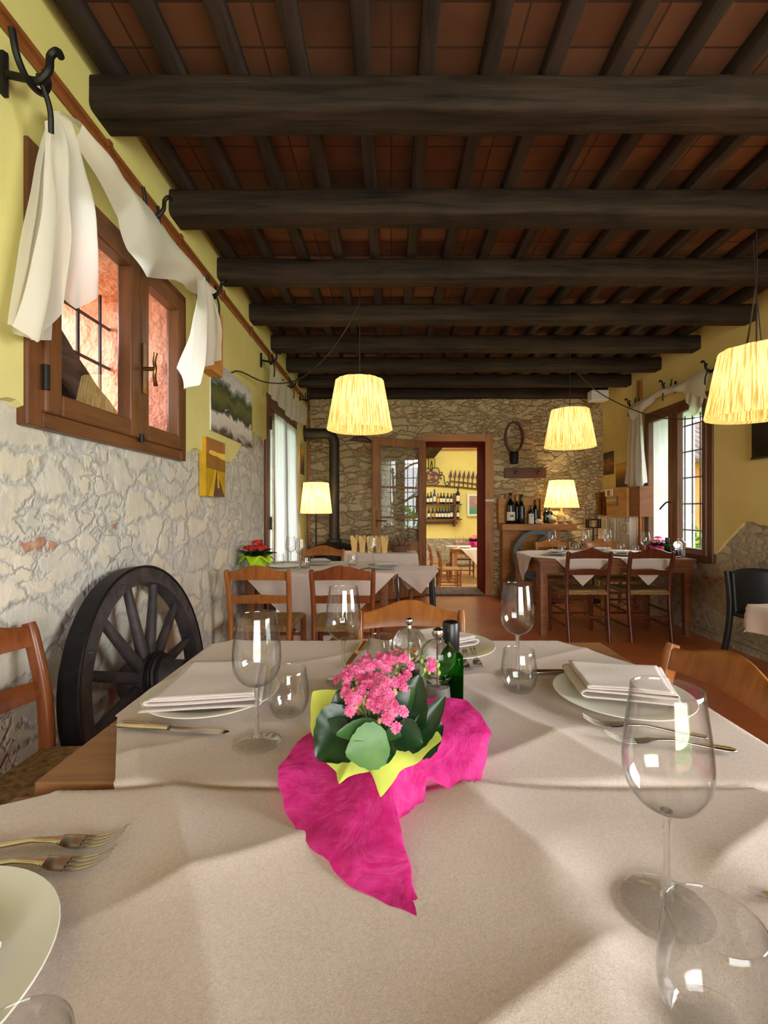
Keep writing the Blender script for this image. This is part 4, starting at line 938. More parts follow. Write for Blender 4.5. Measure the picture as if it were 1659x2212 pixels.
def pendant(label,px,d,zb,top,group):
    x=(px-CX)/F*d; t=thing('pendant_lamp',label,'lamp',(x,d,zb),0,group)
    make_shade(.172,.236,.35,t)
    mb=MB(); mb.tube([(0,0,.3),(0,0,top-zb)],.004,6); mb.build('cord',M['cable'],t)
    mb=MB(); 
    for k in range(3): a=2*PI*k/3; mb.tube([(0,0,.345),(.17*cos(a),.17*sin(a),.345)],.003,5)
    mb.lathe([(0,.25),(.022,.25),(.024,.34),(0,.345)],12); mb.build('lamp_holder',M['iron'],t); bulb(t,.16,4.5); return t
PGp='pendant lamps with pleated shades'
pendant('lit pleated pendant lamp over the table with red flowers',777,3.34,1.755,2.80,PGp)
pendant('lit pleated pendant lamp over the window table',1231,4.42,1.775,2.70,PGp)
pendant('lit pleated pendant lamp cut off by the right picture edge',1634,2.48,1.68,2.70,PGp)
fl=thing('floor_lamp','lit floor lamp with pleated shade between the curtain and the stove','lamp',(-.90,5.55,0))
make_shade(.150,.190,.36,fl,(0,0,1.135)); MB().tube([(0,0,.02),(0,0,1.46)],.009,8).build('pole',M['iron'],fl); MB().lathe([(0,0),(.13,0),(.13,.012),(.02,.03),(0,.03)],24).build('base',M['iron'],fl); bulb(fl,1.30,11.0)
tl=thing('table_lamp','lit table lamp with pleated shade on the wooden mantel shelf','lamp',(2.25,6.12,.992))
make_shade(.155,.222,.35,tl,(0,0,.215)); MB().lathe([(0,0),(.05,0),(.045,.02),(.06,.07),(.05,.11),(.018,.15),(.012,.24),(0,.24)],24).build('base',M['ceramic'],tl); bulb(tl,.37,10.0)
def cable(label,pts,r=.005,cat='cable'):
    return tag(MB().tube(cr(pts,8),r,6).build('electric_cable',M['cable']),label,cat)
cable('thin electric cable drooping from the left wall and rising to the nearest left pendant lamp',[onx(500,805,XL+.03),onx(520,803,XL+.06),at(575,826,3.75),at(640,822,3.6),at(700,775,3.5),at(745,715,3.4),at(774,660,3.34)])
cable('thin electric cable drooping from the middle pendant across the right window',[at(1243,800,4.5),at(1290,845,4.45),at(1360,882,4.4),at(1430,903,4.3),at(1500,903,4.1),at(1560,880,3.6),at(1600,800,3.0),at(1630,640,2.6),at(1636,560,2.5)])
cable('second thin cord slanting up from the pendant lamp at the right picture edge',[at(1646,752,2.48),at(1640,690,2.48),at(1632,600,2.48),at(1627,520,2.48)],.003)
# ================================================================ CURTAINS AND HOOKS
X2=XL+.15
def drape(name,label,top,bot,mat,nu=70,nv=40,rip=.02,freq=9,seed=0,cat='curtain',axis=0,belly=0,group=None,parent=None):
    A=resample(top,nu); B=resample(bot,nu); P=[]
    for i in range(nu):
        u=i/(nu-1); row=[]
        for j in range(nv):
            v=j/(nv-1); p=A[i]*(1-v)+B[i]*v
            w=sin(u*freq*2*PI+1.7*mnoise.noise((u*3,v*1.2,seed)))*rip*(.35+.65*v)+.8*rip*mnoise.noise((u*5,v*3,seed+4.))
            p=p.copy(); p[axis]+=w+belly*sin(PI*v); row.append(p)
        P.append(row)
    o=MB().grid(P).build(name,mat,parent,angle=180)
    return tag(o,label,cat,group) if parent is None else o
cs=thing('scarf_curtain','long white sheer scarf draped over iron hooks above the left window','curtain')
X=lambda px,py,x=XL+.10: onx(px,py,x)
drape('left_tail',None,[X(96,262),X(112,242),X(130,236),X(150,262)],[X(28,705),X(55,740),X(110,715),X(118,655),X(150,640),X(176,668),X(200,640)],M['sheer'],60,50,.022,2.3,1,parent=cs,belly=.03)
drape('left_under_layer',None,[X(100,270,XL+.06),X(130,240,XL+.06)],[X(12,700,XL+.06),X(60,735,XL+.06),X(112,735,XL+.06)],M['sheer'],40,40,.014,3,6,parent=cs)
drape('swag',None,[X(128,236),X(190,300),X(250,362),X(300,425),X(345,478),X(390,540),X(425,582),X(452,622)],[X(150,300),X(178,350),X(225,418),X(262,470),X(276,540),X(310,598),X(372,604),X(436,640)],M['sheer'],80,34,.014,3,2,parent=cs,belly=.06)
drape('right_tail',None,[X(424,585,X2),X(440,600,X2),X(455,622,X2)],[X(382,795,X2),X(396,842,X2),X(425,832,X2),X(446,792,X2),X(478,778,X2)],M['sheer'],50,40,.016,3,3,parent=cs,belly=.03)
vl=drape('valance_curtain','short white sheer valance hanging over the glazed left door',[X(584,782),X(612,822),X(640,858),X(664,882)],[X(580,850),X(600,872),X(626,905),X(660,918)],M['sheer'],60,20,.012,7,4)
drape('door_curtain','long white sheer curtain behind the glazed left door',[(XL+.05,4.36,2.09),(XL+.05,5.44,2.11)],[(XL+.07,4.33,.04),(XL+.07,5.47,.04)],M['sheer_door'],90,20,.012,11,5)
cr_=thing('scarf_curtain','white sheer scarf draped over iron hooks above the right window','curtain')
Y=lambda px,py,x=XR-.12: onx(px,py,x)
drape('left_tail',None,[Y(1360,888),Y(1372,886),Y(1386,890)],[Y(1350,1045),Y(1366,1052),Y(1384,1050),Y(1398,1042)],M['sheer'],40,40,.014,3,7,parent=cr_)
drape('swag',None,[Y(1363,874),Y(1390,862),Y(1430,838),Y(1470,828),Y(1500,806),Y(1530,794)],[Y(1366,908),Y(1385,893),Y(1415,862),Y(1450,848),Y(1480,846),Y(1528,862)],M['sheer'],70,20,.012,4,8,parent=cr_,belly=-.04)
drape('right_tail',None,[Y(1472,832),Y(1500,812),Y(1532,800)],[Y(1474,848),Y(1497,900),Y(1516,878)],M['sheer'],40,24,.012,3,9,parent=cr_)
def hook(label,p,side,s=1.0,group='wrought iron curtain hooks'):
    p=Vector(p); e=Vector((side,0,0))
    mb=MB(); w=p+e*-.07*s*0
    mb.tube(cr([p-e*.075,p-e*.02+Vector((0,0,-.012)),p+e*.02+Vector((0,.0,-.02)),p+e*.05+Vector((0,0,.01)),p+e*.055+Vector((0,0,.05)),p+e*.075+Vector((0,0,.065)),p+e*.085+Vector((0,0,.05))],5),.0085*s,7,up=(0,1,0))
    mb.tube(cr([p+Vector((0,-.07,.06)),p+Vector((0,-.05,.0)),p+Vector((0,-.01,-.03)),p+Vector((0,.04,-.02)),p+Vector((0,.065,.03)),p+Vector((0,.05,.06))],5),.0075*s,7,up=(1,0,0))
    mb.tube([p-e*.08+Vector((0,0,-.06)),p-e*.08+Vector((0,0,.06))],.010*s,6)
    mb.tube(cr([p+e*.02,p+e*.03+Vector((0,.03,-.07)),p+e*.02+Vector((0,.05,-.13))],5),.006*s,6,up=(1,0,0))
    return tag(mb.build('curtain_hook',M['iron']),label,'hook',group)
hook('large iron curtain hook holding the scarf at the near end of the left window',onx(68,160,XL+.11),1,1.25)
hook('iron curtain hook at the middle of the left window scarf',onx(328,458,XL+.11),1)
hook('iron curtain hook at the far end of the left window scarf',onx(458,630,XL+.11),1)
hook('iron curtain bracket at the near end of the valance over the left door',onx(584,778,XL+.11),1)
hook('iron curtain hook at the middle of the valance over the left door',onx(628,832,XL+.11),1,.8)
hook('iron curtain hook at the far end of the valance over the left door',onx(662,862,XL+.11),1,.8)
hook('iron curtain hook at the far end of the right window scarf',onx(1366,874,XR-.11),-1)
hook('curled iron curtain hook at the middle of the right window scarf',onx(1442,836,XR-.11),-1)
hook('iron curtain hook at the near end of the right window scarf',onx(1536,796,XR-.11),-1)
# ================================================================ LEFT WALL HANGINGS
def wallpanel(name,label,cat,x,side,y0,y1,z0,z1,th,face,edge,tilt=0):
    t=thing(name,label,cat,(x,(y0+y1)/2,(z0+z1)/2),0,None,(tilt,0,0)); a,b=(y1-y0)/2,(z1-z0)/2
    MB().bb(0,side*th,-a,a,-b,b).build('panel',edge,t,smooth=False)
    if isinstance(face,list):   # flat picture made of colour fields (u to the far end, v up)
        mb=MB(); ms=[]
        for i,(m_,pts) in enumerate(face):
            mb.cur=i; ms.append(M[m_]); xx=side*(th+.001+.0006*i); mb.add([(xx,-a+2*a*u,-b+2*b*v) for u,v in pts],[tuple(range(len(pts)))])
        mb.build('picture',ms,t,smooth=False)
    else: MB().bb(side*th,side*(th+.003),-a,a,-b,b).build('picture',face,t,smooth=False)
    return t
wallpanel('landscape_poster','grey and green hill photo poster on the left wall beside the window','poster',XL+.024,1,2.87,3.71,1.67,2.13,.008,M['photo_hills'],M['paper_white'])
wallpanel('golden_canvas','golden sunset photo canvas leaning out from the left stone wall','picture',XL+.005,1,2.76,3.07,1.26,1.615,.042,[('gold_sky',[(0,.6),(1,.6),(1,1),(0,1)]),('gold_field',[(0,0),(1,0),(1,.62),(0,.62)]),('gold_glow',[(.1,.74),(.3,.70),(.5,.72),(1,.66),(1,.80),(.6,.78),(.2,.80)]),('gold_hill',[(0,.48),(1,.45),(1,.68),(.5,.69),(0,.74)]),('gold_light',[(.08,0),(.34,0),(.5,.47),(.42,.48)]),('gold_dark',[(.34,0),(.95,0),(.72,.25),(.6,.36),(.5,.47)]),('gold_light',[(.55,.15),(.65,.15),(.62,.40),(.52,.47)])],M['gold_field'])
bx=thing('wooden_wine_box','upright pine wine box hanging on the left wall behind the scarf end','box',(XL+.022,2.80,2.19))
mb=MB(); mb.bb(0,.012,-.09,.09,-.19,.19); mb.bb(0,.07,-.09,-.078,-.19,.19); mb.bb(0,.07,.078,.09,-.19,.19); mb.bb(.012,.07,-.078,.078,-.19,-.178); mb.bb(.012,.07,-.078,.078,.178,.19); mb.build('box_body',M['wood_crate'],bx,smooth=False)
MB().bb(.07,.078,-.09,.09,-.19,.19).build('lid',M['wood_crate'],bx,smooth=False)
MB().tube([(.05,0,.19),(.03,-.02,.30)],.002,5).build('hanging_string',M['paper'],bx)
for k,(y,z0,z1,l) in enumerate(((5.83,1.62,1.98,'small framed picture on the left wall past the glazed door, upper one'),(5.92,1.34,1.52,'small framed picture on the left wall past the glazed door, lower one'))):
    wallpanel('framed_picture',l,'picture',XL+.024,1,y-.09,y+.09,z0,z1,.012,M['photo_dusk'],M['wood_rack'])
# ================================================================ STOVE CORNER
sv=thing('stove','black cast iron stove with a flue pipe in the left back corner','stove',(-.74,6.02,0))
MB().lathe([(0,.76),(.10,.755),(.22,.72),(.255,.68),(.26,.60),(.25,.12),(.27,.05),(.27,.03),(0,.03)],40).build('body',M['stove_black'],sv)
MB().lathe([(.095,.755),(.095,.79),(.07,.80),(.07,.86),(0,.86)],28).build('collar',M['flue'],sv)
MB().tube(cr([(0,0,.80),(0,0,1.5),(0,0,1.95),(0,0,2.05),(-.03,0,2.125),(-.09,0,2.16),(-.20,0,2.165),(-.38,0,2.165)],6),.066,20,up=(0,1,0)).build('flue_pipe',M['flue'],sv)
MB().lathe([(0,0),(.105,0),(.105,.012),(0,.014)],28,(-.385,0,2.165),Matrix.Rotation(PI/2,3,'Y')).build('wall_rosette',M['flue'],sv)
mb=MB(); mb.bb(-.12,.12,-.262,-.250,.25,.55); mb.build('stove_door',M['iron'],sv,smooth=False)
for k in range(3):
    a=2*PI*k/3; MB().tube([(.2*cos(a),.2*sin(a),0),(.2*cos(a),.2*sin(a),.05)],.02,8).build('leg',M['iron'],sv)
# paper bags on the serving table
for k,(px,d) in enumerate(((766,5.55),(783,5.48),(800,5.44),(818,5.5),(831,5.43))):
    x=(px-CX)/F*d; b=thing('bread_bag',['yellow paper bread bag at the left end of the row on the serving table','second yellow paper bread bag from the left on the serving table','middle yellow paper bread bag of the five on the serving table','fourth yellow paper bread bag from the left on the serving table','yellow paper bread bag nearest the twig basket on the serving table'][k],'bag',(x,d,.668),.12*(k%3-1),'paper bread bags'); b.scale=(.76,.8,1)
    mb=MB(); P=[]; n=16
    for i in range(n):
        a=2*PI*i/n; q=max(abs(cos(a)),abs(sin(a))); zt=.15+.055*abs(cos(2*a+.8))**1.5
        P.append([(.036*cos(a)/q,.03*sin(a)/q,0),(.045*cos(a)/q,.038*sin(a)/q,.08),(.060*cos(a)/q,.05*sin(a)/q,zt)])
    mb.grid(P,cu=True); mb.f.append(tuple(i*3 for i in range(n))[::-1]); mb.m.append(0); mb.build('bag',M['yellow_bag'],b,angle=80)
    MB().lathe([(0,.10),(.03,.10),(.026,.15),(0,.16)],10).build('bread',M['wood_crate'],b)
tb=thing('twig_basket','bark basket with dry twigs beside the paper bags on the serving table','basket',(.10,5.56,.668))
MB().lathe([(0,0),(.085,0),(.10,.05),(.095,.075),(.08,.07),(0,.03)],20).build('basket',M['bread_brown'],tb)
mb=MB(); g=np.random.default_rng(5)
for k in range(16):
    a=g.uniform(0,6.28); l=g.uniform(.12,.26); e=Vector((cos(a)*l,.4*sin(a)*l,g.uniform(.08,.26))); mb.tube(cr([(0,0,.04),tuple(e*.5+Vector((.02,0,.03))),tuple(e)],4),.006,5,scale=[1-.08*i for i in range(9)])
mb.build('twig',M['wood_old'],tb)
k=dup(k0,(.14,5.40,.672),.3,'knife lying on the serving table in front of the twig basket','')
# ================================================================ BACK WALL HANGINGS
hc=thing('horse_collar','old bent wood horse collar with an iron bell on the back stone wall','collar',(1.67,YB-.06,2.16))
P=[]
for i in range(40):
    a=-PI/2+.35+(2*PI-.7)*i/39; r=(.118,.205); c=Vector((r[0]*cos(a),0,r[1]*sin(a))); k=1+.35*math.exp(-((abs(a-PI/2)-PI/2)/.35)**2); P.append([tuple(c+Vector((cos(a)*u*k,w,sin(a)*u*k))) for u,w in rr(.022,.07,3,.006)])
mb=MB(); mb.grid(P,cv=True); mb.build('hoop',M['wood_rack'],hc)
MB().lathe([(0,-.20),(.055,-.20),(.062,-.23),(.052,-.36),(.044,-.365),(0,-.34)],20).build('bell',M['iron'],hc)
rk=thing('coat_rack','dark wooden coat rack with two pegs on the back stone wall','rack',(1.83,YB-.02,1.675))
MB().bb(-.285,.285,-.018,.02,-.07,.07).build('board',M['wood_rack'],rk,smooth=False,bevel=.004)
for x in (-.13,.17):
    mb=MB(); mb.tube([(x,-.015,0),(x,-.06,0)],.014,10); mb.lathe([(0,-.02),(.02,-.014),(.024,0),(.018,.014),(0,.018)],12,(x,-.07,0),Matrix.Rotation(PI/2,3,'X')); mb.build('peg',M['wood_rack'],rk)
ms=thing('mantel_shelf','thick pale wood mantel shelf on the back wall carrying bottles and a lamp','shelf',(1.93,6.18,0))
MB().sweep([(-.48,0,.945),(-.2,0,.944),(.1,0,.946),(.49,0,.944)],rr(.30,.085,3,.008)).build('plank',M['wood_shelf'],ms)
for x in (-.40,.28): MB().bb(x-.045,x+.045,-.02,.15,0,.90).build('support',M['wood_shelf'],ms,smooth=False)
MB().bb(-.35,.24,.10,.14,.05,.87).build('back_board',M['wood_crate'],ms,smooth=False)
pw=thing('pulley','large round grey iron pulley wheel leaning under the mantel shelf','wheel',(1.88,5.98,.30),0,None,(-.12,0,0))
def ringy(mb,r0,r1,y0,y1,c=(0,0,.32),n=60,a0=0,a1=2*PI):
    full=abs(a1-a0-2*PI)<1e-6; k=n if full else n+1; P=[]
    for i in range(k):
        a=a0+(a1-a0)*i/n; P.append([(c[0]+r*cos(a),y,c[2]+r*sin(a)) for y,r in ((y0,r0),(y0,r1),(y1,r1),(y1,r0))])
    return mb.grid(P,cu=full,cv=True)
pw.location=(1.88,5.86,0.01)
ringy(MB(),.27,.325,-.03,.03,(0,0,.58)).build('rim',M['iron_grey'],pw); MB().lathe([(0,-.04),(.05,-.04),(.05,.04),(0,.04)],20,(0,0,.58),Matrix.Rotation(PI/2,3,'X')).build('hub',M['iron_grey'],pw)
for k in range(4): ringy(MB(),.13,.165,-.02,.02,(.15*cos(k*PI/2+.6),0,.58+.15*sin(k*PI/2+.6)),24,k*PI/2+.6,k*PI/2+.6+PI).build('curved_spoke',M['iron_grey'],pw)
MB().bb(-.22,.22,-.05,.05,0,.26).build('wooden_foot',M['wood_crate_dark'],pw,smooth=False)
o=MB().add([(1.43,6.0,.0),(1.60,6.0,0),(1.60,6.0,.42),(1.41,6.0,.12),(1.43,6.04,.0),(1.60,6.04,0),(1.60,6.04,.42),(1.41,6.04,.12)],[(0,1,2,3),(7,6,5,4),(0,4,5,1),(1,5,6,2),(2,6,7,3),(3,7,4,0)]).build('wooden_wedge',M['wood_rack'],smooth=False); tag(o,'dark red wooden wedge on the floor right of the doorway','block')
ls=thing('candle_stand','black iron candle lantern on a thin stand in front of the radiator','lantern',(2.585,5.92,0))
mb=MB(); 
for x in (-.075,.075):
    for y in (-.03,.03): mb.bb(x-.008,x+.008,y-.008,y+.008,.95,1.05)
mb.bb(-.085,.085,-.04,.04,1.04,1.055); mb.bb(-.085,.085,-.04,.04,.94,.955); mb.build('lantern_frame',M['iron'],ls,smooth=False)
MB().lathe([(0,.955),(.032,.955),(.034,1.0),(.03,1.035),(0,1.035)],16).build('candle_glass',M['label_gold'],ls); MB().tube([(0,0,.02),(0,0,.945)],.01,8).build('pole',M['iron'],ls); MB().lathe([(0,0),(.12,0),(.11,.02),(0,.025)],20).build('base',M['iron'],ls)
yk=thing('wooden_yoke','brown curved wooden piece hanging on the stone wall left of the open door','yoke',(-.40,YB-.06,2.09),0,None,(0,.14,0))
P=[]
for i in range(24):
    u=-1+2*i/23; h=.075*(1-u*u)+.008; P.append([(u*.17,b*.05*(1-.5*u*u),.05*(1-u*u)+a*h) for a,b in rr(1,1,3,.4)])
mb=MB(); mb.grid(P,cv=True); n_=len(P[0]); mb.f.append(tuple(range(n_))[::-1]); mb.f.append(tuple(23*n_+i for i in range(n_))); mb.m+=[0,0]; mb.build('yoke_body',M['wood_rack'],yk)
MB().tube([(0,0,.08),(0,.05,.12)],.006,6).build('nail',M['iron'],yk)
# ---- bottles
def make_bottle(name,label,loc,mat,h=.30,r=.038,lab='label_cream',lz=(.05,.15),cap=None,group=None,segs=20,mark=None):
    t=thing(name,label,'bottle',loc,0,group); k=h/.30
    pr=[(r*.93,0)]+[(p[0],p[1]) for p in cr([(r,.006*k),(r,.16*k),(r*.92,.19*k),(r*.5,.222*k),(.0145*k,.24*k),(.0135*k,.29*k)],3)]+[(.0155*k,.292*k),(.0155*k,.30*k)]
    MB().lathe([(0,.001)]+pr+[(0,.30*k)],segs).build('glass_body',mat,t,angle=50)
    if lab: MB().lathe([(r+.0008,lz[0]*k),(r+.0008,lz[1]*k)],16,a0=PI+.35,a1=2*PI-.35).build('label',M[lab],t)
    if cap: MB().lathe([(.0150*k,.245*k),(.0165*k,.301*k),(0,.3015*k)],14).build('capsule',M[cap],t)
    if mark=='squares':
        mb=MB()
        for x in (-.012,.012): mb.bb(x-.009,x+.009,-r-.004,-r-.002,.075*k-.012,.075*k+.012)
        mb.build('label_print',M['ink'],t,smooth=False)
    if mark=='c':
        mb=MB(); ringy(mb,.008,.013,-r-.004,-r-.002,(0,0,.13*k),20,.8,2*PI-.8); mb.build('label_print',M['ink'],t,smooth=False)
    return t
MZ=.992
for q in [(1103,6.10,'bottle_dark',.40,.058,'label_cream',(.03,.115),None,'large dark wine bottle with two squares on its white label on the mantel','squares'),
 (1117,6.2,'bottle_dark',.37,.042,None,None,'label_gold','dark wine bottle with a pale gold top behind the large labelled bottle',None),
 (1127,6.09,'bottle_dark',.38,.042,None,None,None,'tall dark bottle right of the large labelled bottle on the mantel',None),
 (1147,6.10,'bottle_dark',.24,.038,'label_cream',(.0,.16),None,'wine bottle with a cream label marked with a letter C on the mantel','c'),
 (1157,6.18,'bottle_dark',.31,.040,None,None,None,'dark bottle standing in the small open crate on the mantel',None),
 (1179,6.16,'bottle_green',.22,.034,None,None,None,'dark green bottle half hidden behind the white banded bottle on the mantel',None),
 (1187,6.10,'bottle_dark',.235,.040,'label_cream',(.10,.145),None,'dark bottle with a white band left of the table lamp on the mantel',None)]:
    d=q[1]; make_bottle('wine_bottle',q[8],((q[0]-CX)/F*d,d,MZ),M[q[2]],q[3],q[4],q[5],q[6] or (.05,.15),q[7],'bottles on the mantel shelf',mark=q[9])
def crate(name,label,loc,w,d,h,mat,openf=True,th=.012,rz=0,group=None,cat='crate'):
    t=thing(name,label,cat,loc,rz,group); mb=MB(); mb.bb(-w/2,-w/2+th,-d/2,d/2,0,h); mb.bb(w/2-th,w/2,-d/2,d/2,0,h); mb.bb(-w/2+th,w/2-th,-d/2,d/2,0,th); mb.bb(-w/2+th,w/2-th,-d/2,d/2,h-th,h); mb.bb(-w/2+th,w/2-th,d/2-th,d/2-.001,th,h-th); mb.build('box_body',mat,t,smooth=False)
    if not openf: MB().bb(-w/2,w/2,-d/2-.008,-d/2,0,h).build('lid',mat,t,smooth=False)
    return t
for px,d,w,h,op,l in ((1083,6.27,.10,.33,False,'flat pine wine box lid at the left end of the mantel'),(1109,6.26,.21,.40,True,'open pine wine crate behind the large bottles on the mantel'),(1137,6.28,.13,.34,False,'closed pine wine box between the two open crates on the mantel'),(1157,6.26,.13,.345,True,'small open wine crate with a bottle inside on the mantel')):
    crate('wine_crate',l,((px-CX)/F*d,d,MZ),w,.10,h,M['wood_crate'],op,group='wine crates on the mantel')
for k,(px,r,m,l) in enumerate(((1163,.045,'pebble_white','smooth white stone on the mantel shelf'),(1193,.055,'pebble','round brown stone in front of the white banded bottle on the mantel'),(1211,.036,'pebble','grey brown stone under the table lamp on the mantel'),(1229,.04,'pebble','flat small stone at the right end of the mantel'))):
    mb=MB(); P=[]
    for i in range(20):
        a=2*PI*i/20; P.append([(r*sin(b)*cos(a)*(1+.2*mnoise.noise((cos(a)*1.5,sin(a)*1.5,b+k*5))),r*.8*sin(b)*sin(a),r*.72-r*.72*cos(b)) for b in np.linspace(0.01,PI-.01,12)])
    o=mb.grid(P,cu=True).build('stone',M[m],angle=180); o.location=((px-CX)/F*6.065,6.065,MZ-.002); tag(o,l,'stone','stones on the mantel shelf')
sp=thing('speaker','small white loudspeaker under the beams in the right back corner','speaker',(2.65,5.93,2.62))
MB().bb(-.11,.11,-.07,.07,-.06,.075).build('cabinet',M['speaker_white'],sp,smooth=False,bevel=.012); MB().bb(-.095,.095,-.075,-.07,-.05,.05).build('grille',M['paper_white'],sp,smooth=False); MB().bb(-.02,.02,.0,.04,.07,.195).build('bracket',M['iron'],sp,smooth=False)
# ================================================================ RADIATOR CORNER
rd=thing('radiator','cream ribbed radiator on the right wall by the back corner','radiator',(2.84,5.84,0))
mb=MB()
for k in range(18): y=-.40+.0465*k; mb.sweep([(0,y,.14),(0,y,1.08)],rr(.10,.043,3,.012),up=(0,1,0))
mb.build('ribs',M['white_enamel'],rd); MB().bb(-.05,.05,-.425,.415,1.075,1.095).build('top_cover',M['white_enamel'],rd,smooth=False); MB().tube([(0,-.44,.18),(0,-.44,0.0)],.012,8).build('valve_pipe',M['copper'],rd)
MB().bb(-.03,.03,-.42,.40,0,.14).build('foot',M['white_enamel'],rd,smooth=False)
for k,(y,z,w,h,l) in enumerate(((6.02,.96,.10,.22,'small pale panel with faded script on the radiator, leftmost of three'),(5.80,.93,.12,.26,'tall pale wooden panel with faded script in the middle of the radiator'),(5.50,.955,.17,.15,'square cream card with a printed emblem hanging at the right end of the radiator'))):
    c=thing('script_card',l,'card',(2.778,y,z),0,'cards hanging on the radiator'); MB().bb(-.008,.004,-w/2,w/2,-h/2,h/2).build('card',M['paper'],c,smooth=False); mb=MB()
    if k==2: 
        for i in range(24):
            a=2*PI*i/24; mb.box((-.0095,.045*cos(a),.045*sin(a)),(.002,.008,.008))
        mb.tube([(-.006,0,h/2),(.03,.02,h/2+.06)],.0015,5)
    else:
        for i in range(6): mb.box((-.0095,.012*sin(i*2.1),-h*.32+i*h*.12),(.002,.022+.01*(i%2),.006))
    mb.build('print',M['bread_brown'],c,smooth=False)
a=crate('wine_crate','large yellow pine crate standing on the radiator','x' and (2.80,5.60,1.097),.50,.14,.33,M['wood_crate'],False,rz=PI/2*3,group='crates on the radiator')
b=crate('wine_crate','darker brown crate on the radiator next to the right window','x' and (2.82,5.225,1.097),.22,.13,.34,M['wood_crate_dark'],False,rz=PI/2*3,group='crates on the radiator')
crate('wine_crate','narrow dark wine box in the back corner on the radiator','x' and (2.83,6.13,1.097),.16,.12,.31,M['wood_crate_dark'],True,rz=PI/2*3,group='crates on the radiator')
wallpanel('glass_photo','brown photo of wine glasses leaning against the pine crate on the radiator','picture',2.714,-1,5.56,5.83,1.225,1.33,.006,M['photo_glass'],M['wood_rack'])
cd=wallpanel('red_card','white card with a red square leaning above the glass photo on the radiator','card',2.714,-1,5.66,5.86,1.34,1.43,.004,M['paper_white'],M['paper_white'])
MB().bb(-.009,-.0075,-.03,.04,-.04,.03).build('red_print',M['ink_red'],cd,smooth=False)
wallpanel('photo_print','dark brown photo print on the yellow right wall near the back corner','photo',XR-.024,-1,6.02,6.30,1.64,1.94,.006,M['photo_brown'],M['wood_rack'])
wallpanel('dusk_print','dusk photo print of a wine glass beside the right window scarf','photo',XR-.024,-1,5.68,5.95,1.46,1.76,.006,M['photo_dusk'],M['wood_rack'])
tv=thing('television','black flat television on the right wall at the picture edge','television',(XR-.024,3.42,1.79)); MB().bb(-.05,0,-.36,.24,-.22,.22).build('screen',M['tv_black'],tv,smooth=False,bevel=.006); MB().bb(-.056,-.05,-.36,.24,-.22,-.205).build('bezel',M['black_plastic'],tv,smooth=False)
# ================================================================ LEFT AND RIGHT TABLE SETTINGS
LT=.726; RT=.734
GL='wine glasses on the table with red flowers'
for px,d,l in ((628,3.82,'wine glass on the red flower table, left one of the close pair'),(650,3.62,'wine glass on the red flower table, right one of the close pair'),(806,3.80,'single wine glass in front of the paper bags on the red flower table')): dup(g0,((px-CX)/F*d,d,LT),label=l,group=GL)
for px,d,l in ((603,3.72,'tumbler on the red flower table beside the left wine glass'),(660,3.55,'tumbler on the red flower table in front of the paired wine glasses'),(762,3.75,'tumbler on the red flower table behind the right chair')): dup(t0,((px-CX)/F*d,d,LT),label=l,group='tumblers on the table with red flowers')
for px,d,l,n in ((690,3.82,'plate with napkin on the far side of the red flower table',1),(830,3.55,'plate at the right end of the red flower table',1),(614,3.62,'plate on the near left of the red flower table, behind the honey chair',0)):
    dup(pl,((px-CX)/F*d,d,LT),label=l,group='plates on the table with red flowers',scale=.85)
    if n: make_napkin('folded napkin on the '+l,((px-CX)/F*d,d,LT+.012),.3,'napkins on the red flower table',L=.08,W=.06)
o2=dup(oil,((562-CX)/F*3.75,3.75,LT),label='dark green oil bottle beside the red flowers',group='',scale=1.15)
dup(m2,((543-CX)/F*3.85,3.85,LT),label='clear mill half hidden between the red flowers and the oil bottle',group='',scale=1.1)
GR='wine glasses on the window table'
for px,d,l in ((1193,4.75,'wine glass at the left end of the window table in front of the grey wheel'),(1265,4.85,'second wine glass from the left on the window table'),(1312,4.9,'third wine glass from the left on the window table, in front of the radiator'),(1394,4.42,'wine glass closest to the pink flowers on the window table')): dup(g0,((px-CX)/F*d,d,RT),label=l,group=GR)
for px,d,l in ((1213,4.55,'tumbler at the left end of the window table'),(1243,4.75,'tumbler behind the first dark chair on the window table'),(1340,4.75,'tumbler at the middle of the window table'),(1372,4.5,'tumbler beside the wine glass near the pink flowers')): dup(t0,((px-CX)/F*d,d,RT),label=l,group='tumblers on the window table')
for px,d,l in ((1200,4.6,'plate at the left end of the window table'),(1300,4.85,'plate on the far side of the window table'),(1345,4.5,'plate between the two dark chairs on the window table'),(1280,4.5,'plate behind the first dark chair on the window table')):
    dup(pl,((px-CX)/F*d,d,RT),label=l,group='plates on the window table',scale=.85); make_napkin('folded napkin on the '+l,((px-CX)/F*d,d,RT+.012),.8,'napkins on the window table',L=.08,W=.06)
dup(m1,(2.70,4.36,RT),label='clear pepper mill on the window table beside the oil bottle',group='')
dup(m2,(2.765,4.40,RT),label='clear salt mill on the window table nearest the window',group='')
dup(oil,(2.60,4.36,RT),label='green oil bottle on the window table beside the pink flowers',group='')
for px,py,qx,d,z,src,l in ((1182,0,1196,4.48,RT,f0,'fork at the left end of the window table'),(1222,0,1232,4.42,RT,k0,'knife at the left end of the window table'),(1322,0,1330,4.42,RT,k0,'knife on the window table between the two dark chairs'),(640,0,655,3.46,LT,f0,'fork on the red flower table in front of the paired wine glasses'),(778,0,800,3.42,LT,k0,'knife at the right end of the red flower table')):
    x=(px-CX)/F*d; dup(src,(x,d,z),1.2,l,'cutlery on the far tables')
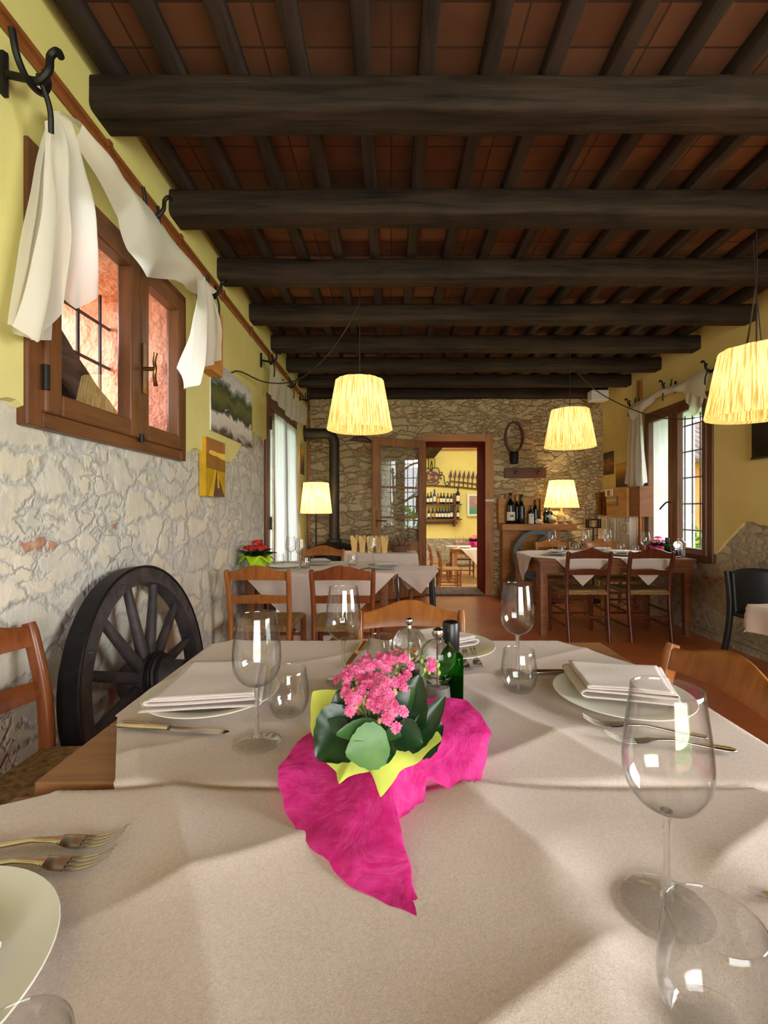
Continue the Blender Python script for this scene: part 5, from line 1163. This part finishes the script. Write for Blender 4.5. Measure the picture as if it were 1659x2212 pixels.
# ================================================================ NEXT ROOM THINGS
for px,d,l in ((987,10.3,'wine glass on the next room table, left one'),(997,10.45,'wine glass on the next room table, right one')): dup(g0,((px-CX)/F*d,d,.34),label=l,group='wine glasses in the next room')
for px,d,l in ((975,10.3,'plate at the left of the next room table'),(1004,10.12,'plate at the front of the next room table')): dup(pl,((px-CX)/F*d,d,.34),label=l,group='plates in the next room')
D2_=12.85
sh=thing('bottle_shelf','dark two-tier wooden bottle shelf on the yellow wall of the next room','shelf',(1.4,D2_,0)); sx=lambda px:(px-CX)/F*D2_-1.4
for z in (1.325,.915): MB().bb(-.95,sx(997),-.12,.12,z-.03,z).build('board',M['wood_rack'],sh,smooth=False)
MB().bb(sx(980),sx(984),-.06,.12,.70,1.62).build('post',M['wood_rack'],sh,smooth=False); MB().bb(-.95,sx(988),.04,.1,.77,.83).build('rail',M['wood_rack'],sh,smooth=False)
UP=[(924,.30,'bottle_dark','label_cream'),(930.7,.33,'bottle_green','label_cream'),(938.4,.41,'bottle_blue','label_cream'),(946,.30,'bottle_amber','label_gold'),(952.5,.31,'bottle_green','label_cream'),(958.8,.31,'bottle_dark','label_cream'),(967,.30,'bottle_dark','label_cream'),(974.5,.29,'bottle_dark','label_cream'),(989,.46,'bottle_dark','label_cream')]
DN=[(926,.30,'bottle_dark','label_cream'),(934.8,.30,'bottle_dark','label_gold'),(943,.30,'bottle_dark','label_cream'),(949.4,.30,'bottle_dark','label_cream'),(955.8,.30,'bottle_dark','label_cream'),(962.4,.30,'bottle_dark','label_cream'),(968.9,.30,'bottle_green','label_cream'),(975,.34,'bottle_dark','label_cream'),(989,.34,'bottle_green','label_cream')]
nm=['first','second','third','fourth','fifth','sixth','seventh','eighth']
for row,z,w in ((UP,1.326,'upper'),(DN,.916,'lower')):
    for k,(px,h,m,lb) in enumerate(row):
        desc={'bottle_dark':'dark','bottle_green':'green','bottle_blue':'blue','bottle_amber':'amber'}[m]
        l=f'{desc} bottle, {nm[k]} from the left on the {w} bottle shelf' if k<8 else f'{"large " if row is UP else ""}{desc} bottle right of the post on the {w} bottle shelf'
        make_bottle('shelf_bottle',l,((px-CX)/F*D2_,D2_-.02,z),M[m],h,.040 if h<.45 else .056,lb,group=f'bottles on the {w} shelf of the next room',segs=14)
sg=thing('iron_sign','oval wrought iron sign with cut-out shapes and scrolls on the next room wall','sign',(0,12.88,0)); Q=lambda px,py:((px-CX)/F*12.93,0,CZ+(CY-py)/F*12.93)
c=Q(931,1031); P=[]
for i in range(48):
    a=2*PI*i/48; P.append([(c[0]+.24*cos(a)*k,y,c[2]+.17*sin(a)*k) for y,k in ((.01,0),(.01,1),(-.01,1),(-.01,0))])
MB().grid(P,cu=True).build('plate',M['wood_rack'],sg)
mb=MB()
for x,z,rx,rz in ((-.06,.035,.03,.03),(-.06,-.03,.036,.036),(.14,-.01,.035,.045)): 
    P=[]
    for i in range(20): a=2*PI*i/20; P.append([(c[0]+x+rx*k*cos(a),-.014,c[2]+z+rz*k*sin(a)) for k in (.35,1)])
    mb.grid(P,cu=True)
for x,z,w,h in ((0,0,.02,.05),(.05,.0,.05,.015),(-.02,.12,.07,.02),(-.02,-.12,.07,.02)): mb.box((c[0]+x,-.014,c[2]+z),(w,.002,h))
mb.build('cut_out',M['label_gold'],sg)
mb=MB(); 
for pts in ([(932,1012),(946,1012),(950,1028),(955,1022),(950,1020)],[(950,1026),(958,1028),(960,1042),(964,1049),(969,1046),(967,1041),(963,1043)],[(950,1032),(953,1034),(951,1036)],[(920,1014),(925,1011),(931,1018)],[(932,996),(930,1010),(932,1018),(934,1010),(932,996)],[(940,1046),(946,1045),(948,1042),(944,1041)]): mb.tube(cr([Q(*p) for p in pts],6),.012,6,up=(0,1,0))
mb.tube([Q(925,990),Q(925,1014)],.01,6); mb.tube([Q(939,990),Q(939,1012)],.01,6); mb.build('scroll',M['iron'],sg)
fn=thing('iron_railing','dark iron railing ornament with arrow points on the next room wall','ornament',(0,12.95,0)); mb=MB()
mb.tube(cr([Q(905,1049),Q(940,1049),Q(970,1051),Q(1000,1053),Q(1060,1060)],6),.022,6,up=(0,1,0)); mb.tube(cr([Q(971,1039),Q(1000,1042),Q(1060,1050)],6),.018,6,up=(0,1,0)); mb.build('bar',M['wood_rack'],fn)
for k in range(9):
    px=972+9.6*k; t=k*.85; mb=MB(); a=Q(px,1051+t*.9); b=Q(px+1,1030+t*.6); mb.tube([a,b],.016,6,up=(0,1,0)); s=Q(px+3,1014+t*.6); mb.add([(b[0]-.05,0,b[2]),(b[0]+.05,0,b[2]),s,(b[0]-.05,-.02,b[2]),(b[0]+.05,-.02,b[2]),(s[0],-.02,s[2])],[(0,1,2),(5,4,3),(0,3,4,1),(1,4,5,2),(2,5,3,0)]); mb.build('arrow',M['wood_rack'],fn,smooth=False)
pf_=thing('framed_painting','white framed flower painting on the yellow wall of the next room','painting',(0,12.94,0)); A_=Q(1009,1067); B_=Q(1064,1115)
mb=MB(); w=.06; x0,x1,z0,z1=A_[0],B_[0],B_[2],A_[2]; mb.bb(x0,x0+w,-.03,.02,z0,z1); mb.bb(x1-w,x1,-.03,.02,z0,z1); mb.bb(x0+w,x1-w,-.03,.02,z0,z0+w); mb.bb(x0+w,x1-w,-.03,.02,z1-w,z1); mb.build('frame',M['paper_white'],pf_,smooth=False)
MB().bb(x0+w,x1-w,-.01,.01,z0+w,z1-w).build('canvas',M['painting'],pf_,smooth=False)
mb=MB(); f_=Q(1032,1083); P=[]
for i in range(24): a=2*PI*i/24; P.append([(f_[0]+.10*k*cos(a),-.016,f_[2]+.10*k*sin(a)) for k in (.45,1)])
mb.grid(P,cu=True); mb.build('painted_flower',M['label_gold'],pf_)
# ================================================================ CAMERA, LIGHT
cam=bpy.data.cameras.new('camera'); co=bpy.data.objects.new('camera',cam); COL.objects.link(co); SC.camera=co
co.location=(0,0,CZ); co.rotation_euler=(PI/2,0,0); cam.sensor_fit='VERTICAL'; cam.sensor_height=36; cam.sensor_width=27; cam.lens=36*F/2212
cam.shift_x=-(CX-829.5)/2212; cam.shift_y=-(1106-CY)/2212; cam.clip_start=.02
w=bpy.data.worlds.new('sky'); SC.world=w; w.use_nodes=True; nt=w.node_tree; bg=nt.nodes['Background']; bg.inputs[0].default_value=(.86,.93,1,1); bg.inputs[1].default_value=WORLD
def area(name,loc,rot,sx,sy,power,col=(1,1,1),portal=False):
    L=bpy.data.lights.new(name,'AREA'); L.shape='RECTANGLE'; L.size=sx; L.size_y=sy; L.energy=power; L.color=col
    if portal: L.cycles.is_portal=True
    o=bpy.data.objects.new(name,L); COL.objects.link(o); o.location=loc; o.rotation_euler=rot; return o
area('portal',(XL-.74,1.97,1.9),(0,-PI/2,0),.9,1.1,1,portal=True)
area('portal',(XL-.74,4.85,1.1),(0,-PI/2,0),2.2,1.3,1,portal=True)
area('portal',(XR+.52,4.72,1.5),(0,PI/2,0),1.6,1.1,1,portal=True)
area('portal',(XR+.52,0,1.5),(0,PI/2,0),1.6,1.9,1,portal=True)
area('portal',(1.0,YR-.31,1.15),(PI/2,0,0),2.7,2.4,1,portal=True)
area('fill_next_room',(1.4,9.6,3.45),(0,0,0),2.4,3.0,NEXTP,(1,.95,.85))  # unseen fill lamp added to brighten the next room
area('fill_right_side',(XR+1.2,.0,2.0),(0,PI/2-.15,0),2.2,2.6,SIDEP,(1,.99,.97))  # added fill lamp outside the made-up side opening
area('fill_rear',(1.0,YR-.6,1.5),(PI/2+.1,0,0),2.6,2.4,REARP,(1,.98,.96))  # fill lamp added behind the viewer, beyond the made-up rear opening
area('daylight_left_window',(XL-1.6,1.97,2.6),(0,-PI/2+.35,0),1.6,1.6,LWP,(.96,.98,1))
area('daylight_left_door',(XL-1.3,4.85,1.3),(0,-PI/2,0),2.2,1.4,LDP,(.96,.98,1))
area('daylight_right_window',(XR+2.6,4.4,3.2),(0,PI/2-.45,0),2.0,2.0,RWP,(1,.99,.97))
SC.view_settings.view_transform='Standard'; SC.view_settings.look='None'; SC.view_settings.exposure=EXPO; SC.view_settings.gamma=1.0
cy=SC.cycles; cy.use_denoising=True; cy.max_bounces=9; cy.diffuse_bounces=4; cy.glossy_bounces=4; cy.transmission_bounces=9; cy.transparent_max_bounces=16; cy.caustics_reflective=False; cy.caustics_refractive=False; cy.sample_clamp_indirect=6; cy.use_adaptive_sampling=True; cy.adaptive_threshold=.02
try: cy.denoiser='OPENIMAGEDENOISE'
except Exception: pass

for o_ in SC.objects:
    if o_.parent is None and len(str(o_.get('label','')).split())>16: print('LONG',o_.name,o_['label'])
